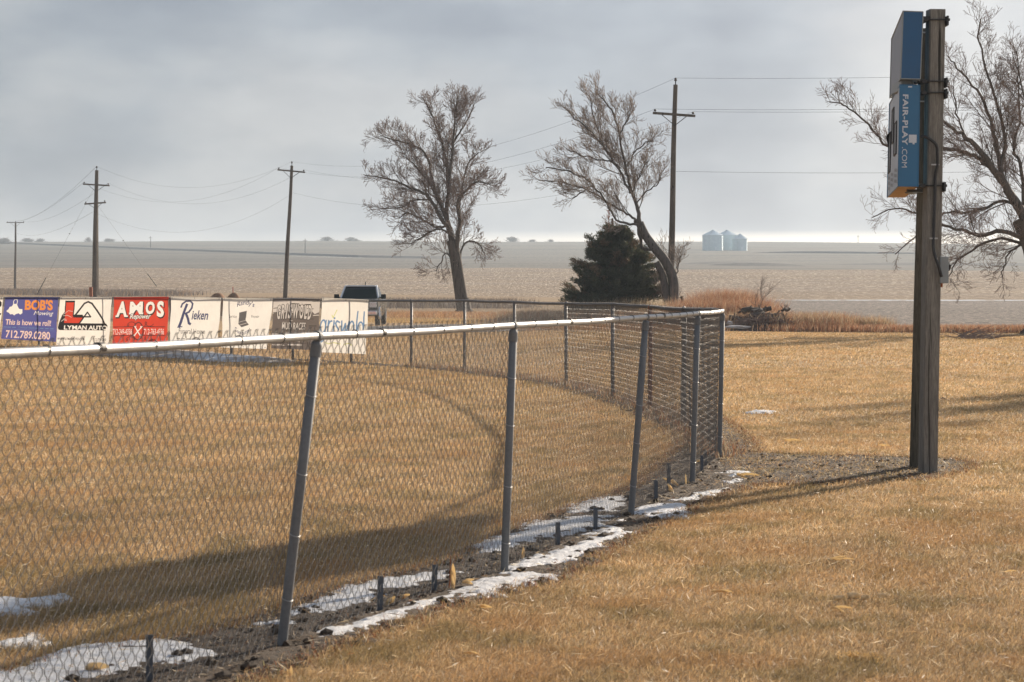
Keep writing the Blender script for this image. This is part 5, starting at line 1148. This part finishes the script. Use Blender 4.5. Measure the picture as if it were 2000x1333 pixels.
# tufts leaning in along the soil edge by the near fence
X = []; Y = []
for a, b in zip(soil_w, soil_w[1:]+soil_w[:1]):
    L_ = math.dist(a, b); m = int(L_*420); t_ = rng.random(m); X.append(a[0]+(b[0]-a[0])*t_+rng.normal(0, .05, m)); Y.append(a[1]+(b[1]-a[1])*t_+rng.normal(0, .05, m))
X = np.concatenate(X); Y = np.concatenate(Y); k = len(X)
blades('edge_grass', X, Y, .05*rng.uniform(.5, 1.4, k), .0018*rng.uniform(.6, 1.4, k), rng.uniform(.3, 1.8, k), np.vstack([PAL, [(.30, .13, .07)]])[rng.choice([0, 1, 4, 5, 6, 8, 8, 8], k)]*rng.uniform(.4, 1., (k, 1)), M['blade'])

# ------------------------------------------------------------------ brush pile, logs, saplings, fallen branch
def sapling(px_, yb, Y, H_, label, seed, lean=0, spread=.5, name='sapling', base=0):
    r = random.Random(seed); b = AT(px_, yb, Y); b.z = base; mb = MB()
    def g(p, d, L, rad, lv):
        pts = [p]; rd = [rad]
        for i in range(5): d = (d+Vector((r.gauss(0, .13), r.gauss(0, .13), r.gauss(0, .1)+.03))).normalized(); p = p+d*L/5; pts.append(p); rd.append(rad*(1-.15*(i+1)))
        mb.tube(pts, rd, 4, caps=False)
        if lv < 3:
            for c in range(5 if lv < 2 else 4): f = r.uniform(.25, 1); q = pts[min(5, int(f*5))]; nd = (d+Vector((r.gauss(0, spread), r.gauss(0, spread*.6), r.gauss(.1, spread*.6)))).normalized(); g(q, nd, L*r.uniform(.35, .65), rad*.55, lv+1)
    for s in range(2): g(b+Vector((r.gauss(0, .05), 0, 0)), Vector((lean+r.gauss(0, .25), 0, 1)).normalized(), H_*r.uniform(.6, .8), .022, 0)
    tag(mb.build(name, M['twig']), label, 'sapling')
sapling(1466, 610, 97, 2.7, 'bare sapling with an arching branch rising behind the brush pile', 3, .15)
sapling(1540, 622, 95, 1.1, 'small twiggy sapling at the right end of the brush pile', 8, .1)
sapling(1320, 600, 108, 3.2, 'thin bare suckers beside the leaning tree trunk', 12, -.1, .35)
def log(x0, y0, x1, y1, Y, r0, label, dY=0):
    a = AT(x0, y0, Y); b = AT(x1, y1, Y+dY); d = b-a; r = random.Random(int(x0)); mb = MB(); n = 14
    pts = [a+d*(i/(n-1))+Vector((r.gauss(0, .02), 0, r.gauss(0, .015)+.05*math.sin(i*.5))) for i in range(n)]; mb.tube(pts, [r0*(1-.3*i/n)*(1+.08*math.sin(i*2.)) for i in range(n)], 10)
    for i in range(3): q = pts[r.randrange(2, n-2)]; mb.tube([q, q+Vector((r.gauss(0, .15), -.1, r.uniform(.1, .3)))], [r0*.3, r0*.15], 6)
    tag(mb.build('log', M['bark'], smooth=True), label, 'log', 'logs heaped in the brush pile')
log(1450, 609, 1505, 603, 93.5, .14, 'thick log on top of the brush pile, tilted slightly up to the right'); log(1466, 622, 1530, 616, 92.5, .20, 'thickest log lying low in the middle of the brush pile')
log(1500, 624, 1575, 632, 92, .13, 'log sloping down at the right side of the brush pile'); log(1440, 612, 1478, 606, 94, .05, 'thin pole poking left out of the brush pile'); log(1526, 608, 1542, 603, 93, .06, 'short broken branch end poking up right of the brush pile'); log(1425, 622, 1470, 628, 93, .12, 'dark log at the left end of the brush pile')
def chunk(px_, y, Y, s, label, mat, name='concrete_chunk', cat='rubble'):
    c = AT(px_, y, Y); r = random.Random(int(px_)); bm = bmesh.new(); bmesh.ops.create_icosphere(bm, subdivisions=2, radius=1)
    V = [Vector((v.co.x*s[0], v.co.y*s[1], v.co.z*s[2]))*(1+.35*mnoise.noise(v.co*1.4+Vector((px_, 0, 0)))) for v in bm.verts]; F_ = [[v.index for v in f.verts] for f in bm.faces]; bm.free(); mb = MB(); mb.add([v+c for v in V], F_); o = mb.build(name, mat); tag(o, label, cat); return o
M['concrete'] = plain('old_concrete', (.34, .33, .33), .9, 0, .2, 6, .3, .3)
chunk(1480, 612, 92.8, (.32, .3, .22), 'grey concrete chunk sitting on the logs of the brush pile', M['bark'], 'stump', 'stump'); chunk(1425, 631, 90.5, (.13, .12, .09), 'small pale rock in the dark brush left of the snow', M['concrete'], 'rock', 'rock'); chunk(1440, 640, 90, (.55, .25, .10), 'low flat grey slab at the lawn edge below the brush pile', M['concrete'], 'slab', 'rubble')
def brush():
    mb = MB(); r = random.Random(9)
    for i in range(1500):
        x = r.uniform(1418, 1640); Y = r.uniform(91, 94.5); k = max(.15, 1-abs(x-1490)/150); p = AT(x, 645, Y); p.z = r.random()*k*.6; a = r.uniform(0, 6.28); l = r.uniform(.2, .9)
        d = Vector((math.cos(a), math.sin(a)*.5, r.uniform(-.1, .5)))*l; mb.tube([p, p+d*.5+Vector((0, 0, .04)), p+d], [.012, .009, .004], 3, caps=False)
    tag(mb.build('brush_pile', M['twig']), 'tangled pile of dead sticks and brush at the edge of the lawn', 'brush pile')
    mb = MB()
    n = 60; V = []; 
    for i in range(n):
        for j in range(14):
            x = lerp(1412, 1640, i/(n-1)); Y = lerp(90.8, 95.5, j/13); k = math.sin(PI*i/(n-1))**.5*math.sin(PI*j/13); z = (.12+.42*max(0, 1-abs(x-1485)/110))*k*(1+.6*mnoise.noise(Vector((i*.4, j*.5, 0))))-.02; V.append(((x-1000)/F*Y, Y, z))
    mb.add(V, [(i*14+j, (i+1)*14+j, (i+1)*14+j+1, i*14+j+1) for i in range(n-1) for j in range(13)]); o = mb.build('earth_berm', plain('dark_earth', (.10, .075, .06), .95, 0, .4, 3, .1, .6), smooth=True); o['kind'] = 'structure'
brush()
sb = MB(); r = random.Random(31)
for i in range(46):
    p = G(r.uniform(1870, 1945), r.uniform(659, 666)); a = r.uniform(-.6, .6)+(PI if r.random() < .4 else 0); l = r.uniform(.3, 1.2); d = Vector((math.cos(a), math.sin(a), r.uniform(.05, .5)))*l
    sb.tube([p+Vector((0, 0, .03)), p+d*.5+Vector((0, 0, .05)), p+d], [.022, .015, .006], 4, caps=False)
tag(sb.build('fallen_branch', M['twig']), 'fallen twiggy branch lying on the lawn edge right of the timber posts', 'branch')
sn = [(1390, 662), (1470, 668)]
for i, (x, y) in enumerate([(1530, 663)]):
    mb = MB(); p = G(x, y); mb.tube([p+Vector((0, 0, .02)), p+Vector((.4, .2, .05)), p+Vector((.8, .1, .03))], [.012, .01, .005], 5); tag(mb.build('stick', M['twig']), 'thin stick lying on the far lawn below the brush pile', 'stick')

# ------------------------------------------------------------------ corn husks, cobs, stones
M['husk'] = (lambda b: (b.obj(), b.col(b.ramp(b.noise(30, 5, .7, (1, 1, .2)), [(.35, (.62, .46, .25)), (.65, (.88, .76, .52))])).set(rough=.6).transl(.5, (.92, .76, .48)), b.m)[-1])(NB('dry_corn_husk'))
b = NB('corn_cob').obj(); x_c = b.ramp(b.noise(90, 4, .7), [(.35, (.66, .52, .32)), (.65, (.92, .82, .62))]); b.col(x_c).set(rough=.8).transl(.45, x_c); M['cob'] = b.m; M['huskred'] = plain('red_brown_husk', (.30, .11, .04), .7, 0, .3, 30)
def husk(px_, py, l, w, ang, el, label, mat='husk', n=3, up=0., seed=0):
    b = G(px_, py); r = random.Random(seed+int(px_)); mb = MB()
    for k in range(n):
        w_ = w*.62; a = ang+r.uniform(-.8, .8)*(k > 0); e = el+r.uniform(-.25, .25)*(k > 0); L_ = l*(1-.22*k); d = Vector((math.cos(a)*math.cos(e), math.sin(a)*math.cos(e), math.sin(e))); s = d.cross(Vector((.2, 1, .3))).normalized(); nn = s.cross(d); V = []
        m = 12
        for i in range(m+1):
            f = i/m; ww = w_*math.sin(PI*min(1, .12+f*.85))**.7*(1-.25*k*.5); cen = b+Vector((0, 0, (.034 if el < .6 else .015)+up))+d*(f*L_)+nn*(.10*l*math.sin(f*3+k))+Vector((0, 0, -.25*l*f*f*(1 if el < 1 else 0)*.3))
            for j in (-1, -.4, .4, 1): V.append(cen+s*ww*j+nn*(.5*ww*(j*j)))
        mb.add(V, [(i*4+j, i*4+j+1, i*4+j+5, i*4+j+4) for i in range(m) for j in range(3)])
    o = mb.build('corn_husk', M[mat], smooth=True); md = o.modifiers.new('thickness', 'SOLIDIFY'); md.thickness = .0015; tag(o, label, 'corn husk')
husk(884, 1156, .145, .021, 1.5, 1.50, 'tall pale corn husk standing upright between a stake and the middle fence post', n=3)
husk(877, 1154, .19, .008, 1.4, 1.35, 'red brown dead leaf blade standing behind the upright pale husk', 'huskred', n=1)
husk(905, 1150, .07, .018, .4, .3, 'small pale husk lying on snow right of the upright husk', seed=3); husk(1020, 1097, .08, .012, 1.2, 1.3, 'small upright husk behind the fence just right of the middle post', n=2)
husk(170, 1322, .10, .028, .2, .15, 'curled tan husk lying on the snow at the bottom left by the nearest stake', seed=2); husk(755, 1186, .07, .02, .5, .7, 'orange tan husk scrap just right of the taller of the two close stakes', 'husk')
husk(782, 1182, .06, .015, .1, .5, 'pale husk scrap between the two close stakes'); husk(1313, 966, .10, .022, 2.2, .9, 'yellow curled husk at the foot of the thin tall stake'); husk(1322, 956, .16, .018, 2.6, .45, 'orange husk blade leaning on the fence left of the fourth post'); husk(1340, 950, .10, .008, 1.8, 1.3, 'thin white upright husk strip left of the fourth post', n=1)
husk(1352, 922, .12, .012, .3, .1, 'tan husk caught in the fence at the fourth post', up=.06); husk(1440, 936, .22, .02, .3, .05, 'flat yellow husk on the gravel edge right of the fourth post'); husk(835, 975, .11, .018, 1.2, 1.0, 'pale husk standing alone on the infield grass behind the fence', n=2); husk(300, 1112, .08, .014, .7, .5, 'small pale husk on the grass behind the fence left of the leaning post', n=2)
husk(566, 1334, .06, .012, 1.4, 1.2, 'small pale husk tip poking up at the bottom edge of the photo', n=2); husk(930, 1198, .09, .014, -.3, .08, 'flat tan husk on the lawn below the middle post'); husk(1620, 1106, .17, .009, .25, .1, 'long thin tan husk on the lawn in the middle right'); husk(1622, 1200, .12, .010, .1, .05, 'thin pale husk on the lawn below the row of corn cobs', n=2)
husk(1530, 866, .22, .018, .1, .03, 'long pale corn leaf lying on the lawn between fence corner and posts'); husk(1712, 876, .15, .013, 0, .03, 'small pale leaf on the lawn just left of the timber posts', n=2); husk(1878, 864, .13, .02, 0, .03, 'small pale leaf on the lawn just right of the timber posts', n=2); husk(1933, 711, .5, .025, .1, .03, 'pale leaf far out on the lawn right of the posts', n=2); husk(1962, 1128, .08, .006, -.6, .2, 'thin light straw lying on the lawn near the right edge', n=1); husk(905, 1290, .07, .01, -.2, .08, 'small flat tan leaf on the lawn at the bottom centre', n=2); husk(1390, 1168, .12, .012, .1, .05, 'faint tan husk on the lawn right of centre', n=2)
def cob(px_, py, l, r_, ang, label):
    b = G(px_, py)+Vector((0, 0, .022)); l *= 1.35; r_ *= 1.35; d = Vector((math.cos(ang), math.sin(ang), .04)); mb = MB(); n = 16; rr = random.Random(int(px_))
    mb.tube([b+Vector((0, 0, r_*.8))+d*l*(i/n) for i in range(n+1)], [r_*(.35+.65*math.sin(PI*min(.98, .08+i/n*.9))**.5)*(1+.12*((i % 2)*2-1)) for i in range(n+1)], 11)
    for i in range(70):
        a = rr.uniform(0, 6.28); f = rr.random(); u = d.orthogonal().normalized(); w = d.cross(u).normalized(); p = b+Vector((0, 0, r_*.8))+d*l*f+(u*math.cos(a)+w*math.sin(a))*r_*.8; mb.tube([p, p+(u*math.cos(a)+w*math.sin(a))*r_*.4], [r_*.22, r_*.12], 4)
    tag(mb.build('corn_cob', M['cob']), label, 'corn cob', 'corn cobs on the lawn')
cob(1628, 1180, .05, .010, .15, 'left corn cob of the short row lying on the near lawn'); cob(1655, 1177, .052, .013, .1, 'middle corn cob of the short row lying on the near lawn'); cob(1682, 1179, .035, .010, -.1, 'right corn cob of the touching row lying on the near lawn'); cob(1714, 1174, .05, .009, -.35, 'corn cob fragment lying apart to the right of the row')
for x, y, s, lab in ((1842, 780, .05, 'dark clod on the lawn just right of the timber posts'), (1723, 914, .035, 'dark clod on the gravel left of the timber posts')):
    c = G(x, y); chunk(x, y, c.y, (s, s*.8, s*.6), lab, M['soil'], 'clod', 'clod')
grass_at('grass_tuft', [(1680, G(1680, 1290).y), (1665, G(1665, 1288).y), (1700, G(1700, 1292).y)], .035, .03, 160, .045, [(.75, .50, .20), (.62, .38, .14)], .0016, (.3, 1.6))

# ------------------------------------------------------------------ air
hz = MB(); hz.box((0, 1270, 34), (5200, 2740, 72)); ho = hz.build('haze', bpy.data.materials.new('haze')); ho['kind'] = 'stuff'
def hazemat():
    m = ho.data.materials[0]; m.use_nodes = True; N = m.node_tree.nodes; N.clear(); o = N.new('ShaderNodeOutputMaterial'); v = N.new('ShaderNodeVolumePrincipled')
    v.inputs['Color'].default_value = (.75, .88, 1., 1); v.inputs['Density'].default_value = .00024; v.inputs['Anisotropy'].default_value = .2; m.node_tree.links.new(v.outputs[0], o.inputs['Volume'])
hazemat()
